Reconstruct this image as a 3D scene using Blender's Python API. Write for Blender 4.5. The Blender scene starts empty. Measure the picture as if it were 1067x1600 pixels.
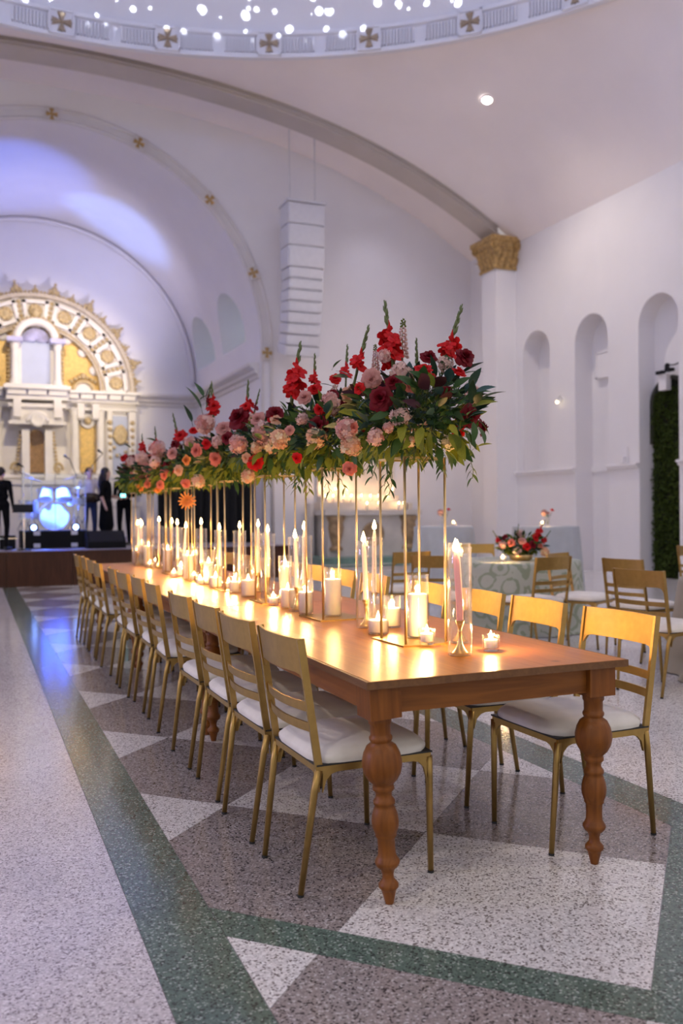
import bpy, bmesh, math, random
from math import sin, cos, pi, sqrt, radians, hypot, atan2
from mathutils import Vector, Matrix

sc = bpy.context.scene
COL = sc.collection
random.seed(11)

# ------------------------------------------------------------------ camera
CAMZ = 1.31
FPX = 1390.917                      # focal length in pixels of the 1067x1600 frame
def cam_axes(yaw=radians(22.5044), pitch=radians(-.04663), roll=radians(-.46361)):
    fwd = Vector((sin(yaw)*cos(pitch), cos(yaw)*cos(pitch), sin(pitch)))
    right = Vector((cos(yaw), -sin(yaw), 0)); up = right.cross(fwd)
    return (right*cos(roll)+up*sin(roll)), (up*cos(roll)-right*sin(roll)), fwd
CR, CU, CF = cam_axes()
cam_d = bpy.data.cameras.new('camera')
cam_d.sensor_fit = 'VERTICAL'; cam_d.sensor_height = 36.0
cam_d.lens = FPX/1600*36.0
cam_d.clip_start = .05; cam_d.clip_end = 200
cam_d.dof.use_dof = True; cam_d.dof.focus_distance = 3.7; cam_d.dof.aperture_fstop = 2.2
cam = bpy.data.objects.new('camera', cam_d); COL.objects.link(cam)
cam.matrix_world = Matrix((( CR.x, CU.x, -CF.x, 0), (CR.y, CU.y, -CF.y, 0), (CR.z, CU.z, -CF.z, CAMZ), (0, 0, 0, 1)))
sc.camera = cam
def ray(px, py):                    # a pixel of the photograph as a direction
    return CF + CR*((px-533.5)/FPX) - CU*((py-800)/FPX)
def onz(px, py, z):                 # ... met with a level surface
    d = ray(px, py); return Vector((0, 0, CAMZ)) + d*((z-CAMZ)/d.z)
def ony(px, py, y):                 # ... met with a plane across the hall
    d = ray(px, py); return Vector((0, 0, CAMZ)) + d*(y/d.y)

# ------------------------------------------------------------------ world, big lights, exposure
sc.view_settings.view_transform = 'Standard'; sc.view_settings.look = 'None'
sc.view_settings.gamma = 1.0; sc.view_settings.use_curve_mapping = False
sc.view_settings.exposure = 0.50
sc.cycles.transparent_max_bounces = 32
sc.cycles.max_bounces = 8; sc.cycles.diffuse_bounces = 5; sc.cycles.glossy_bounces = 4
sc.cycles.sample_clamp_indirect = 6.0
wd = bpy.data.worlds.new('hall_ambient_fill'); sc.world = wd; wd.use_nodes = True  # even ambient fill, added to enter where the hall is left open
wd.node_tree.nodes['Background'].inputs[0].default_value = (1.0, .955, .955, 1)
wd.node_tree.nodes['Background'].inputs[1].default_value = .52

def lamp(name, kind, loc, power, color, target=None, size=.1, cone=None, blend=.6, parent=None):
    d = bpy.data.lights.new(name, kind); d.energy = power; d.color = color
    if kind == 'AREA': d.size = size
    else: d.shadow_soft_size = size
    if kind == 'SPOT': d.spot_size = radians(cone); d.spot_blend = blend
    o = bpy.data.objects.new(name, d); COL.objects.link(o); o.location = loc
    if target is not None:
        o.rotation_euler = (Vector(target)-Vector(loc)).to_track_quat('-Z', 'Y').to_euler()
    if parent is not None: o.parent = parent
    return o
WARM = (1.0, .86, .72)
# ceiling downlights of the hall (the one in view has its fixture built below)
for x, y, z in ((9.49, 15.19, 9.40), (-6.1, 15.19, 9.40), (9.49, -1.2, 9.40), (-6.1, -1.2, 9.40)):
    lamp('downlight_lamp', 'SPOT', (x, y, z), 440, WARM, (x*.8+.3, y*.9, 0), .12, 150, .8)
# wall washers on the round-table side, small heads on the dome ledge lighting its shell
lamp('wall_washer_lamp', 'SPOT', (8.2, 13.2, 8.6), 30, (1, .88, .84), (11.8, 15.2, 4.2), .2, 95, 1)
DC = (1.69, 7.05)
for k in range(8):
    a = k*pi/4+.3
    lamp('dome_ledge_lamp', 'SPOT', (DC[0]+9.3*sin(a), DC[1]+9.3*cos(a), 10.05), 170, (.16, .34, 1.0), (DC[0]-4*sin(a), DC[1]-4*cos(a), 14), .15, 140, .8)
lamp('purple_aisle_fill_lamp', 'SPOT', (-7.6, 6.0, 2.4), 420, (.52, .42, 1.0), (.2, 3.2, 0), .4, 100, 1)  # unseen lamp added to tint the left floor purple, shines downward
# star projector under the dome
st = lamp('star_projector_lamp', 'SPOT', (1.69, 7.05, 5.4), 12000, (.85, .9, 1), (1.69, 7.05, 12), .01, 128, .05)
st.data.use_nodes = True; nt = st.data.node_tree
em = next(n for n in nt.nodes if n.type == 'EMISSION')
tc = nt.nodes.new('ShaderNodeTexCoord'); vo = nt.nodes.new('ShaderNodeTexVoronoi'); vo.inputs['Scale'].default_value = 70
wn = nt.nodes.new('ShaderNodeMath'); wn.operation = 'MULTIPLY_ADD'
cr = nt.nodes.new('ShaderNodeMath'); cr.operation = 'LESS_THAN'
sep = nt.nodes.new('ShaderNodeSeparateColor')
nt.links.new(tc.outputs['Normal'], vo.inputs['Vector'])
nt.links.new(vo.outputs['Color'], sep.inputs[0]); nt.links.new(sep.outputs[0], wn.inputs[0])
wn.inputs[1].default_value = 2.0; wn.inputs[2].default_value = -1.4
nt.links.new(vo.outputs['Distance'], cr.inputs[0]); nt.links.new(wn.outputs[0], cr.inputs[1])
nt.links.new(cr.outputs[0], em.inputs['Strength'])
# stage heads: blue on the chancel vault and on the drums, warm on the altarpiece; plus a chancel fill
lamp('blue_stage_and_fill_lamp', 'SPOT', (-1.6, 20.6, 3.0), 1150, (.10, .20, 1.0), (.2, 23.0, 9.5), .12, 42, .5)
lamp('blue_stage_and_fill_lamp', 'SPOT', (-2.2, 23.5, 3.4), 1300, (.18, .34, 1.0), (3.4, 24.4, 8.7), .1, 24, .7)
lamp('blue_stage_and_fill_lamp', 'SPOT', (4.6, 22.0, 4.5), 420, (.80, .74, 1.0), (1.6, 26.3, 8.6), .3, 100, 1)  # no stage head: lavender fill added to brighten the chancel
lamp('drum_front_lamp', 'SPOT', (.2, 17.4, 6.2), 52000, (.05, .13, 1.0), (1.5, 18.75, 1.6), .06, 13, .6)
lamp('drum_back_lamp', 'SPOT', (2.2, 21.0, 5.2), 9000, (.14, .28, 1.0), (1.45, 19.0, 1.5), .06, 20, .5)
lamp('altarpiece_lamp', 'SPOT', (1.8, 20.4, 8.2), 900, (1, .82, .58), (1.8, 26.2, 4.6), .2, 62, .8)
lamp('altarpiece_lamp', 'SPOT', (5.4, 22.5, 4.4), 260, (1, .84, .62), (1.8, 26.2, 4.6), .2, 80, .8)
lamp('bay_lamp', 'SPOT', (9.0, 18.6, 8.9), 50, (.86, .84, 1), (8.6, 17.8, 0), .25, 120, 1)

# ------------------------------------------------------------------ helpers
def tag(o, label=None, cat=None, group=None, kind=None):
    if label: o['label'] = label
    if cat: o['category'] = cat
    if group: o['group'] = group
    if kind: o['kind'] = kind
    return o
def thing(name, label, cat, loc=(0, 0, 0), rz=0, group=None):
    o = bpy.data.objects.new(name, None); COL.objects.link(o)
    o.empty_display_size = .1
    o.location = loc; o.rotation_euler = (0, 0, rz)
    return tag(o, label, cat, group)
def put(name, mesh, parent=None, loc=(0, 0, 0), rot=(0, 0, 0), scale=(1, 1, 1)):
    o = bpy.data.objects.new(name, mesh); COL.objects.link(o); o.parent = parent
    o.location = loc; o.rotation_euler = rot
    o.scale = (scale,)*3 if isinstance(scale, (int, float)) else scale
    return o
def dup(o, parent=None):
    c = o.copy(); COL.objects.link(c)
    if parent is not None: c.parent = parent
    for ch in o.children: dup(ch, c)
    return c

class MB:
    def __init__(s): s.v = []; s.f = []; s.mi = []; s.m = 0; s.sm = []; s.smooth = False
    def face(s, *i): s.f.append(i); s.mi.append(s.m); s.sm.append(s.smooth)
    def add(s, vs, fs):
        b = len(s.v); s.v += [tuple(p) for p in vs]
        for f in fs: s.face(*[b+k for k in f])
        return s
    def box(s, c, d, M=None):
        x, y, z = d[0]/2, d[1]/2, d[2]/2
        vs = [Vector((a*x, b*y, e*z)) for e in (-1, 1) for a, b in ((-1, -1), (1, -1), (1, 1), (-1, 1))]
        if M is not None: vs = [M @ p for p in vs]
        c = Vector(c)
        return s.add([p+c for p in vs], [(3, 2, 1, 0), (4, 5, 6, 7), (0, 1, 5, 4), (1, 2, 6, 5), (2, 3, 7, 6), (3, 0, 4, 7)])
    def bb(s, lo, hi):
        return s.box([(a+b)/2 for a, b in zip(lo, hi)], [b-a for a, b in zip(lo, hi)])
    def prism(s, poly, fn0, fn1):
        # poly: list of 2-D points; fn0, fn1 map a point to 3-D for the two ends
        n = len(poly)
        vs = [fn0(p) for p in poly]+[fn1(p) for p in poly]
        return s.add(vs, [tuple(range(n))[::-1], tuple(range(n, 2*n))]+[(i, (i+1) % n, n+(i+1) % n, n+i) for i in range(n)])
    def lathe(s, prof, n=20, c=(0, 0, 0), M=None, cap=True):
        c = Vector(c); vs = []
        for r, z in prof:
            for k in range(n):
                a = 2*pi*k/n; p = Vector((r*cos(a), r*sin(a), z))
                if M is not None: p = M @ p
                vs.append(p+c)
        fs = [(i*n+k, i*n+(k+1) % n, (i+1)*n+(k+1) % n, (i+1)*n+k) for i in range(len(prof)-1) for k in range(n)]
        if cap: fs += [tuple(range(n))[::-1], tuple(range((len(prof)-1)*n, len(prof)*n))]
        return s.add(vs, fs)
    def tube(s, path, rad, n=8, flat=1.0):
        path = [Vector(p) for p in path]; m = len(path)
        if isinstance(rad, (int, float)): rad = [rad]*m
        vs = []; ref = None
        for i, p in enumerate(path):
            t = (path[min(i+1, m-1)]-path[max(i-1, 0)]).normalized()
            if ref is None: ref = Vector((0, 0, 1)) if abs(t.z) < .9 else Vector((1, 0, 0))
            u = (ref-t*ref.dot(t)).normalized(); w = t.cross(u); ref = u
            for k in range(n):
                a = 2*pi*(k+.5)/n; vs.append(p+(u*cos(a)+w*sin(a)*flat)*rad[i])
        fs = [(i*n+k, i*n+(k+1) % n, (i+1)*n+(k+1) % n, (i+1)*n+k) for i in range(m-1) for k in range(n)]
        fs += [tuple(range(n))[::-1], tuple(range((m-1)*n, m*n))]
        return s.add(vs, fs)
    def grid(s, fn, nu, nv, closeu=False):
        vs = [fn(i/nu, j/nv) for j in range(nv+1) for i in range(nu+(0 if closeu else 1))]
        w = nu if closeu else nu+1
        fs = [(j*w+i, j*w+(i+1) % w, (j+1)*w+(i+1) % w, (j+1)*w+i) for j in range(nv) for i in range(nu)]
        return s.add(vs, fs)
    def ball(s, c, r, n=10, m=6, sq=(1, 1, 1)):
        c = Vector(c)
        prof = [(max(1e-4, sin(pi*i/m))*r, -cos(pi*i/m)*r) for i in range(m+1)]
        return s.lathe(prof, n, c, Matrix.Diagonal((sq[0], sq[1], sq[2])), cap=False)
    def mesh(s, name, *mats, smooth=None):
        me = bpy.data.meshes.new(name); me.from_pydata(s.v, [], s.f); me.update()
        for m in mats: me.materials.append(m)
        me.polygons.foreach_set('material_index', s.mi)
        me.polygons.foreach_set('use_smooth', s.sm if smooth is None else [smooth]*len(s.f))
        return me
    def build(s, name, mats, parent=None, loc=(0, 0, 0), rot=(0, 0, 0), smooth=None, angle=None):
        mats = mats if isinstance(mats, (list, tuple)) else [mats]
        me = s.mesh(name, *mats, smooth=True if angle else smooth)
        if angle: me.set_sharp_from_angle(angle=radians(angle))
        return put(name, me, parent, loc, rot)
def struct(o): o['kind'] = 'structure'; return o

def boolean(o, cutter, op='DIFFERENCE'):
    m = o.modifiers.new('cut', 'BOOLEAN'); m.operation = op; m.object = cutter; m.solver = 'EXACT'
    dg = bpy.context.evaluated_depsgraph_get()
    me = bpy.data.meshes.new_from_object(o.evaluated_get(dg)); o.modifiers.clear()
    o.data = me; me.name = o.name
    bpy.data.objects.remove(cutter)

# ------------------------------------------------------------------ materials
def N(nt, t, **kw):
    n = nt.nodes.new(t)
    for k, v in kw.items():
        if k in n.inputs: n.inputs[k].default_value = v
        else: setattr(n, k, v)
    return n
def base(name, col, rough=.5, metal=0., spec=.5):
    m = bpy.data.materials.new(name); m.use_nodes = True
    b = m.node_tree.nodes['Principled BSDF']
    b.inputs['Base Color'].default_value = (*col, 1); b.inputs['Roughness'].default_value = rough
    b.inputs['Metallic'].default_value = metal; b.inputs['Specular IOR Level'].default_value = spec
    return m, m.node_tree, b
def mat(name, col, rough=.5, metal=0., var=.12, scale=6., bump=0., bscale=40., coord='Object', spec=.5):
    # a plain colour with soft mottling and, where wanted, fine relief
    m, nt, b = base(name, col, rough, metal, spec)
    tc = N(nt, 'ShaderNodeTexCoord')
    nz = N(nt, 'ShaderNodeTexNoise', Scale=scale, Detail=4.)
    nt.links.new(tc.outputs[coord], nz.inputs['Vector'])
    rp = N(nt, 'ShaderNodeValToRGB')
    rp.color_ramp.elements[0].position = .3; rp.color_ramp.elements[1].position = .7
    rp.color_ramp.elements[0].color = (*[c*(1-var) for c in col], 1)
    rp.color_ramp.elements[1].color = (*[min(1, c*(1+var)) for c in col], 1)
    nt.links.new(nz.outputs['Fac'], rp.inputs[0]); nt.links.new(rp.outputs[0], b.inputs['Base Color'])
    if bump:
        n2 = N(nt, 'ShaderNodeTexNoise', Scale=bscale, Detail=3.)
        nt.links.new(tc.outputs[coord], n2.inputs['Vector'])
        bp = N(nt, 'ShaderNodeBump', Strength=bump, Distance=.01)
        nt.links.new(n2.outputs['Fac'], bp.inputs['Height']); nt.links.new(bp.outputs[0], b.inputs['Normal'])
    return m
def terrazzo(name, col, dark, light, rough=.14, scale=160.):
    m, nt, b = base(name, col, rough)
    tc = N(nt, 'ShaderNodeTexCoord')
    vo = N(nt, 'ShaderNodeTexVoronoi', Scale=scale)
    nt.links.new(tc.outputs['Object'], vo.inputs['Vector'])
    sp = N(nt, 'ShaderNodeSeparateColor'); nt.links.new(vo.outputs['Color'], sp.inputs[0])
    rp = N(nt, 'ShaderNodeValToRGB'); e = rp.color_ramp; e.interpolation = 'CONSTANT'
    e.elements[0].color = (*dark, 1); e.elements[1].position = .15; e.elements[1].color = (*[c*.82 for c in col], 1)
    for p, c in ((.33, col), (.7, [min(1, c*1.16) for c in col]), (.9, light)):
        k = e.elements.new(p); k.color = (*c, 1)
    nt.links.new(sp.outputs[0], rp.inputs[0])
    nz = N(nt, 'ShaderNodeTexNoise', Scale=1.6, Detail=3.); nt.links.new(tc.outputs['Object'], nz.inputs['Vector'])
    mr = N(nt, 'ShaderNodeMapRange'); mr.inputs[1].default_value = .3; mr.inputs[2].default_value = .7
    mr.inputs[3].default_value = .92; mr.inputs[4].default_value = 1.06
    nt.links.new(nz.outputs['Fac'], mr.inputs[0])
    mx = N(nt, 'ShaderNodeMix', data_type='RGBA', blend_type='MULTIPLY'); mx.inputs[0].default_value = 1
    nt.links.new(rp.outputs[0], mx.inputs[6]); nt.links.new(mr.outputs[0], mx.inputs[7])
    nt.links.new(mx.outputs[2], b.inputs['Base Color'])
    return m
def wood(name, c1, c2, rough=.4, axis=1, scale=9., knots=True):
    m, nt, b = base(name, c1, rough, 0, .3)
    tc = N(nt, 'ShaderNodeTexCoord'); oi = N(nt, 'ShaderNodeObjectInfo')
    mp = N(nt, 'ShaderNodeMapping'); s = [1, 1, 1]; s[axis] = .07; mp.inputs['Scale'].default_value = s
    ad = N(nt, 'ShaderNodeVectorMath', operation='ADD'); sc_ = N(nt, 'ShaderNodeVectorMath', operation='SCALE')
    nt.links.new(oi.outputs['Location'], sc_.inputs[0]); sc_.inputs['Scale'].default_value = 7.31
    nt.links.new(tc.outputs['Object'], ad.inputs[0]); nt.links.new(sc_.outputs[0], ad.inputs[1])
    nt.links.new(ad.outputs[0], mp.inputs[0])
    nz = N(nt, 'ShaderNodeTexNoise', Scale=scale*4, Detail=6., Distortion=.8); nt.links.new(mp.outputs[0], nz.inputs['Vector'])
    rp = N(nt, 'ShaderNodeValToRGB'); rp.color_ramp.elements[0].position = .32; rp.color_ramp.elements[1].position = .68
    rp.color_ramp.elements[0].color = (*c2, 1); rp.color_ramp.elements[1].color = (*c1, 1)
    nt.links.new(nz.outputs['Fac'], rp.inputs[0])
    out = rp.outputs[0]
    if knots:
        vo = N(nt, 'ShaderNodeTexVoronoi', Scale=3.2); nt.links.new(ad.outputs[0], vo.inputs['Vector'])
        mr = N(nt, 'ShaderNodeMapRange'); mr.inputs[1].default_value = .03; mr.inputs[2].default_value = .075
        mr.inputs[3].default_value = .35; mr.inputs[4].default_value = 1
        nt.links.new(vo.outputs['Distance'], mr.inputs[0])
        mx = N(nt, 'ShaderNodeMix', data_type='RGBA', blend_type='MULTIPLY'); mx.inputs[0].default_value = 1
        nt.links.new(out, mx.inputs[6]); nt.links.new(mr.outputs[0], mx.inputs[7]); out = mx.outputs[2]
    nt.links.new(out, b.inputs['Base Color'])
    bp = N(nt, 'ShaderNodeBump', Strength=.12, Distance=.004)
    nt.links.new(nz.outputs['Fac'], bp.inputs['Height']); nt.links.new(bp.outputs[0], b.inputs['Normal'])
    return m
def glass(name, tint=(1, 1, 1), haze=0., rough=.05):
    # thin clear glass: see-through, mirror-like towards grazing angles
    m = bpy.data.materials.new(name); m.use_nodes = True; nt = m.node_tree; nt.nodes.clear()
    out = N(nt, 'ShaderNodeOutputMaterial'); mx = N(nt, 'ShaderNodeMixShader')
    tr = N(nt, 'ShaderNodeBsdfTransparent'); tr.inputs[0].default_value = (*tint, 1)
    gl = N(nt, 'ShaderNodeBsdfGlossy'); gl.inputs['Roughness'].default_value = rough
    lw = N(nt, 'ShaderNodeLayerWeight'); lw.inputs[0].default_value = .5
    pw = N(nt, 'ShaderNodeMath', operation='POWER'); pw.inputs[1].default_value = 2.7
    sc_ = N(nt, 'ShaderNodeMath', operation='MULTIPLY_ADD'); sc_.inputs[1].default_value = .95; sc_.inputs[2].default_value = .05
    nt.links.new(lw.outputs['Facing'], pw.inputs[0]); nt.links.new(pw.outputs[0], sc_.inputs[0]); nt.links.new(sc_.outputs[0], mx.inputs[0])
    tl = N(nt, 'ShaderNodeBsdfTranslucent'); m2 = N(nt, 'ShaderNodeMixShader'); m2.inputs[0].default_value = haze
    nt.links.new(gl.outputs[0], m2.inputs[1]); nt.links.new(tl.outputs[0], m2.inputs[2])
    nt.links.new(tr.outputs[0], mx.inputs[1]); nt.links.new(m2.outputs[0], mx.inputs[2]); nt.links.new(mx.outputs[0], out.inputs[0])
    return m
def emit(name, col, strength):
    m = bpy.data.materials.new(name); m.use_nodes = True; nt = m.node_tree; nt.nodes.clear()
    out = N(nt, 'ShaderNodeOutputMaterial'); e = N(nt, 'ShaderNodeEmission'); e.inputs[0].default_value = (*col, 1); e.inputs[1].default_value = strength
    nt.links.new(e.outputs[0], out.inputs[0]); return m
def petal(name, col, trans=.35, rough=.55, var=.2):
    m = mat(name, col, rough, 0, var, 30., spec=.22)
    nt = m.node_tree; b = nt.nodes['Principled BSDF']; out = nt.nodes['Material Output']
    t = N(nt, 'ShaderNodeBsdfTranslucent'); mx = N(nt, 'ShaderNodeMixShader'); mx.inputs[0].default_value = trans
    src = b.inputs['Base Color'].links[0].from_socket
    nt.links.new(src, t.inputs[0]); nt.links.new(b.outputs[0], mx.inputs[1]); nt.links.new(t.outputs[0], mx.inputs[2]); nt.links.new(mx.outputs[0], out.inputs[0])
    return m

M_WALL = mat('white_plaster', (.80, .775, .79), .75, 0, .02, 1.2, .05, 25)
M_CEIL = mat('cream_plaster', (.90, .825, .80), .8, 0, .03, .8, .05, 20)
M_RIB = mat('stone_paint', (.55, .49, .435), .8, 0, .04, 2.)
M_TRIM = mat('trim_paint', (.70, .66, .64), .7, 0, .04, 2.)
M_GILT = mat('gilded_plaster', (.50, .32, .12), .5, .25, .35, 14., .6, 30)
M_DGILT = mat('dull_gilding', (.36, .27, .18), .6, .1, .25, 14.)
M_DOME = mat('dome_plaster', (.80, .79, .82), .8, 0, .02, .6)
M_TZL = terrazzo('light_terrazzo', (.60, .55, .57), (.27, .23, .24), (.78, .74, .75))
M_TZW = terrazzo('white_terrazzo', (.70, .67, .655), (.22, .19, .18), (.86, .85, .83))
M_TZD = terrazzo('brown_terrazzo', (.30, .26, .25), (.07, .06, .06), (.50, .46, .45))
M_TZG = terrazzo('green_terrazzo', (.115, .165, .135), (.05, .06, .055), (.33, .39, .35))
M_PINE = wood('pine_legs', (.24, .080, .012), (.14, .042, .006), .42, 2)
M_PINEX = wood('pine_apron', (.27, .095, .017), (.17, .055, .009), .42, 0)
M_PINEY = wood('pine_side_apron', (.27, .095, .017), (.17, .055, .009), .42, 1)
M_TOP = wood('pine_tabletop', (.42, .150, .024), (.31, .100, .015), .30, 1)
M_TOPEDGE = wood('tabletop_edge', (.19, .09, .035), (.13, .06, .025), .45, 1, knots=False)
M_GOLD = mat('brushed_gold_metal', (.41, .265, .085), .38, .9, .08, 30.)
M_ROD = mat('gold_rod_metal', (.70, .52, .27), .36, .85, .05, 20.)
M_BRASS = mat('aged_brass', (.62, .45, .22), .28, .95, .1, 30.)
M_SEAT = mat('ivory_velvet', (.74, .70, .64), .85, 0, .07, 9., .1, 60)
M_PIPE = mat('black_piping', (.02, .02, .02), .6)
M_FOOT = mat('black_rubber_foot', (.015, .015, .015), .7)
M_GLASS = glass('clear_glass', haze=.085)
M_VGLASS = glass('votive_clear_glass', haze=.02)
M_WAX = mat('ivory_wax', (.86, .80, .70), .45, 0, .03, 8.)
M_WAX.node_tree.nodes['Principled BSDF'].inputs['Subsurface Weight'].default_value = .35
M_WAX.node_tree.nodes['Principled BSDF'].inputs['Subsurface Radius'].default_value = (.05, .03, .015)
M_PINKWAX = mat('blush_wax', (.85, .40, .40), .45, 0, .03, 8.)
M_PALEWAX = mat('pale_blush_wax', (.84, .68, .60), .45, 0, .03, 8.)
M_WICK = mat('burnt_wick', (.02, .015, .012), .9)
M_FLAME = emit('candle_flame', (1.0, .60, .22), 34.)
M_BLACK = mat('black_paint', (.006, .006, .007), .5, spec=.25)
# ================================================================== SETTING
XC = 1.69                                   # the hall's long axis
# ---- floor: a slab and the terrazzo fields, borders and panels let into it
b = MB().bb((-14, -8, -.12), (16, 30, -.004)); floor = struct(b.build('floor', M_TRIM))
def clip(poly, a, bb, c):                   # keep a*x+b*y <= c
    out = []
    for i, p in enumerate(poly):
        q = poly[(i+1) % len(poly)]; dp = a*p[0]+bb*p[1]-c; dq = a*q[0]+bb*q[1]-c
        if dp <= 0: out.append(p)
        if dp*dq < 0:
            t = dp/(dp-dq); out.append((p[0]+(q[0]-p[0])*t, p[1]+(q[1]-p[1])*t))
    return out
def inset(poly, d=.0012):
    cx = sum(p[0] for p in poly)/len(poly); cy = sum(p[1] for p in poly)/len(poly)
    out = poly
    for i, p in enumerate(poly):
        q = poly[(i+1) % len(poly)]; ex, ey = q[0]-p[0], q[1]-p[1]; l = hypot(ex, ey)
        if l < 1e-6: continue
        nx, ny = ey/l, -ex/l; c = nx*p[0]+ny*p[1]
        if nx*cx+ny*cy > c: nx, ny, c = -nx, -ny, -c
        out = clip(out, nx, ny, c-d)
    return out
def slab(name, poly, m):
    if len(poly) < 3: return
    ar = abs(sum(poly[i][0]*poly[(i+1) % len(poly)][1]-poly[(i+1) % len(poly)][0]*poly[i][1] for i in range(len(poly))))/2
    if ar < .004: return
    poly = inset(poly)
    if len(poly) < 3: return
    if sum(poly[i][0]*poly[(i+1) % len(poly)][1]-poly[(i+1) % len(poly)][0]*poly[i][1] for i in range(len(poly))) < 0: poly = poly[::-1]
    bm = MB().prism(poly, lambda p: (p[0], p[1], -.02), lambda p: (p[0], p[1], 0))
    return bm.build(name, m, floor)
X0, X1, X2, X3, YE = .472, .713, 2.659, 2.900, 16.95
rect = lambda x0, x1, y0, y1: [(x0, y0), (x1, y0), (x1, y1), (x0, y1)]
slab('terrazzo_field', rect(-13, X0, -7, 29), M_TZL)
slab('terrazzo_field', rect(X3, 15, -7, 29), M_TZW)
slab('terrazzo_border', rect(X0, X1, -7, YE), M_TZG)
slab('terrazzo_border', rect(X2, X3, -7, YE), M_TZG)
S1, S0, D0, D1, PITCH = 3.614, 3.396, -.224, -.006, 1.306
XV = (S1+D0)/2
slab('terrazzo_border', [(X1, S0-X1), (XV, S0-XV), (XV, S1-XV), (X1, S1-X1)], M_TZG)
slab('terrazzo_border', [(XV, XV-D1), (X2, X2-D1), (X2, X2-D0), (XV, XV-D0)], M_TZG)
for i in range(-8, 15):
    for j in range(-16, 8):
        s0 = S1+PITCH*i; d0 = -1.530+PITCH*j
        cell = [((s+d)/2, (s-d)/2) for s, d in ((s0, d0), (s0+PITCH, d0), (s0+PITCH, d0+PITCH), (s0, d0+PITCH))]
        cell = clip(clip(clip(clip(cell, -1, 0, -X1), 1, 0, X2), 0, 1, YE), 0, -1, 4)
        if len(cell) < 3: continue
        m = M_TZW if (i+j) % 2 == 0 else M_TZD
        slab('terrazzo_panel', clip(clip(cell, -1, -1, -S1), 1, -1, D0), m)
        slab('terrazzo_panel', clip(clip(cell, 1, 1, S0), 1, 0, XV), m)
        slab('terrazzo_panel', clip(clip(cell, -1, 1, -D1), -1, 0, -XV), m)

# ---- nave ceiling: shell between the dome ring and the walls
RZ, RR, DY = 9.9, 9.7, 7.05
HX, HY = 10.11, 10.64
YA, YB, YR, XW = DY+HY, 19.75, 26.3, XC+HX
def V(dx): return 10.24-.01818*dx*dx-8e-5*dx**4
def shell(u, t):
    a = 2*pi*u; sx, sy = sin(a), cos(a)
    ro = min(HX/abs(sx) if abs(sx) > 1e-6 else 1e9, HY/abs(sy) if abs(sy) > 1e-6 else 1e9)
    bx, by = sx*ro, sy*ro
    zo = V(bx) if abs(abs(by)-HY) < 1e-4 else 7.55
    r = RR+(ro-RR)*t
    return (XC+sx*r, DY+sy*r, RZ+(zo-RZ)*t**1.5)
b = MB(); b.smooth = True; b.grid(shell, 360, 14, True)
ceiling = struct(b.build('ceiling', M_CEIL))
b = MB(); b.smooth = True
b.lathe([(9.78, 10.32), (9.6, 10.7), (9.0, 11.7), (8.0, 12.7), (6.4, 13.7), (4.2, 14.5), (2, 14.9), (.02, 15.0)], 96, (XC, DY, 0), cap=False)
struct(b.build('ceiling_dome', M_DOME))
# ring cornice with fluted frieze and gilded cross bosses
b = MB(); b.smooth = False
b.lathe([(9.72, 9.86), (9.60, 9.86), (9.60, 9.93), (9.66, 9.95), (9.66, 10.27), (9.60, 10.29), (9.60, 10.36), (9.82, 10.36)], 160, (XC, DY, 0), cap=False)
ring = struct(b.build('trim_1', M_DOME))
b = MB()
for k in range(32):
    a0 = radians(-.9+11.25*k)
    for q in range(-14, 15):
        if abs(q) < 2: continue
        a = a0+radians(5.625)+radians(q*.355)
        if abs(q) > 13: continue
        b.box((XC+9.645*sin(a), DY+9.645*cos(a), 10.11), (.026, .10, .27), Matrix.Rotation(-a, 3, 'Z'))
tag(b.build('fluting', M_DOME, ring), kind='stuff')
def cross_mesh(name, s, mats):
    b = MB()
    b.m = 0; b.box((0, 0, 0), (s, .05, s))
    for q in range(4):
        M = Matrix.Rotation(q*pi/2, 3, 'Y')
        b.m = 0; b.box((0, -.03, 0)+M @ Vector((0, 0, s*.47)) if False else M @ Vector((0, -.03, s*.47)), (s if q % 2 == 0 else s*.07, .04, s*.07 if q % 2 == 0 else s))
        b.m = 1
        pr = [(-.05*s, .04*s), (.05*s, .04*s), (.17*s, .38*s), (.06*s, .36*s), (0, .41*s), (-.06*s, .36*s), (-.17*s, .38*s)]
        b.prism(pr, lambda p, M=M: M @ Vector((p[0], -.02, p[1])), lambda p, M=M: M @ Vector((p[0]*.85, -.06, p[1])))
    b.lathe([(.06*s, 0), (.05*s, .05), (.001, .06)], 10, (0, -.02, 0), Matrix.Rotation(pi/2, 3, 'X'))
    return b.mesh(name, *mats)
CR1 = cross_mesh('cross_boss', .44, (M_DOME, M_DGILT)); CR2 = cross_mesh('arch_cross_boss', .30, (M_TRIM, M_GILT))
for k in range(32):
    a = radians(-.9+11.25*k)
    put('cross_boss', CR1, ring, (XC+9.60*sin(a), DY+9.60*cos(a), 10.11), (0, 0, -a))

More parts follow.
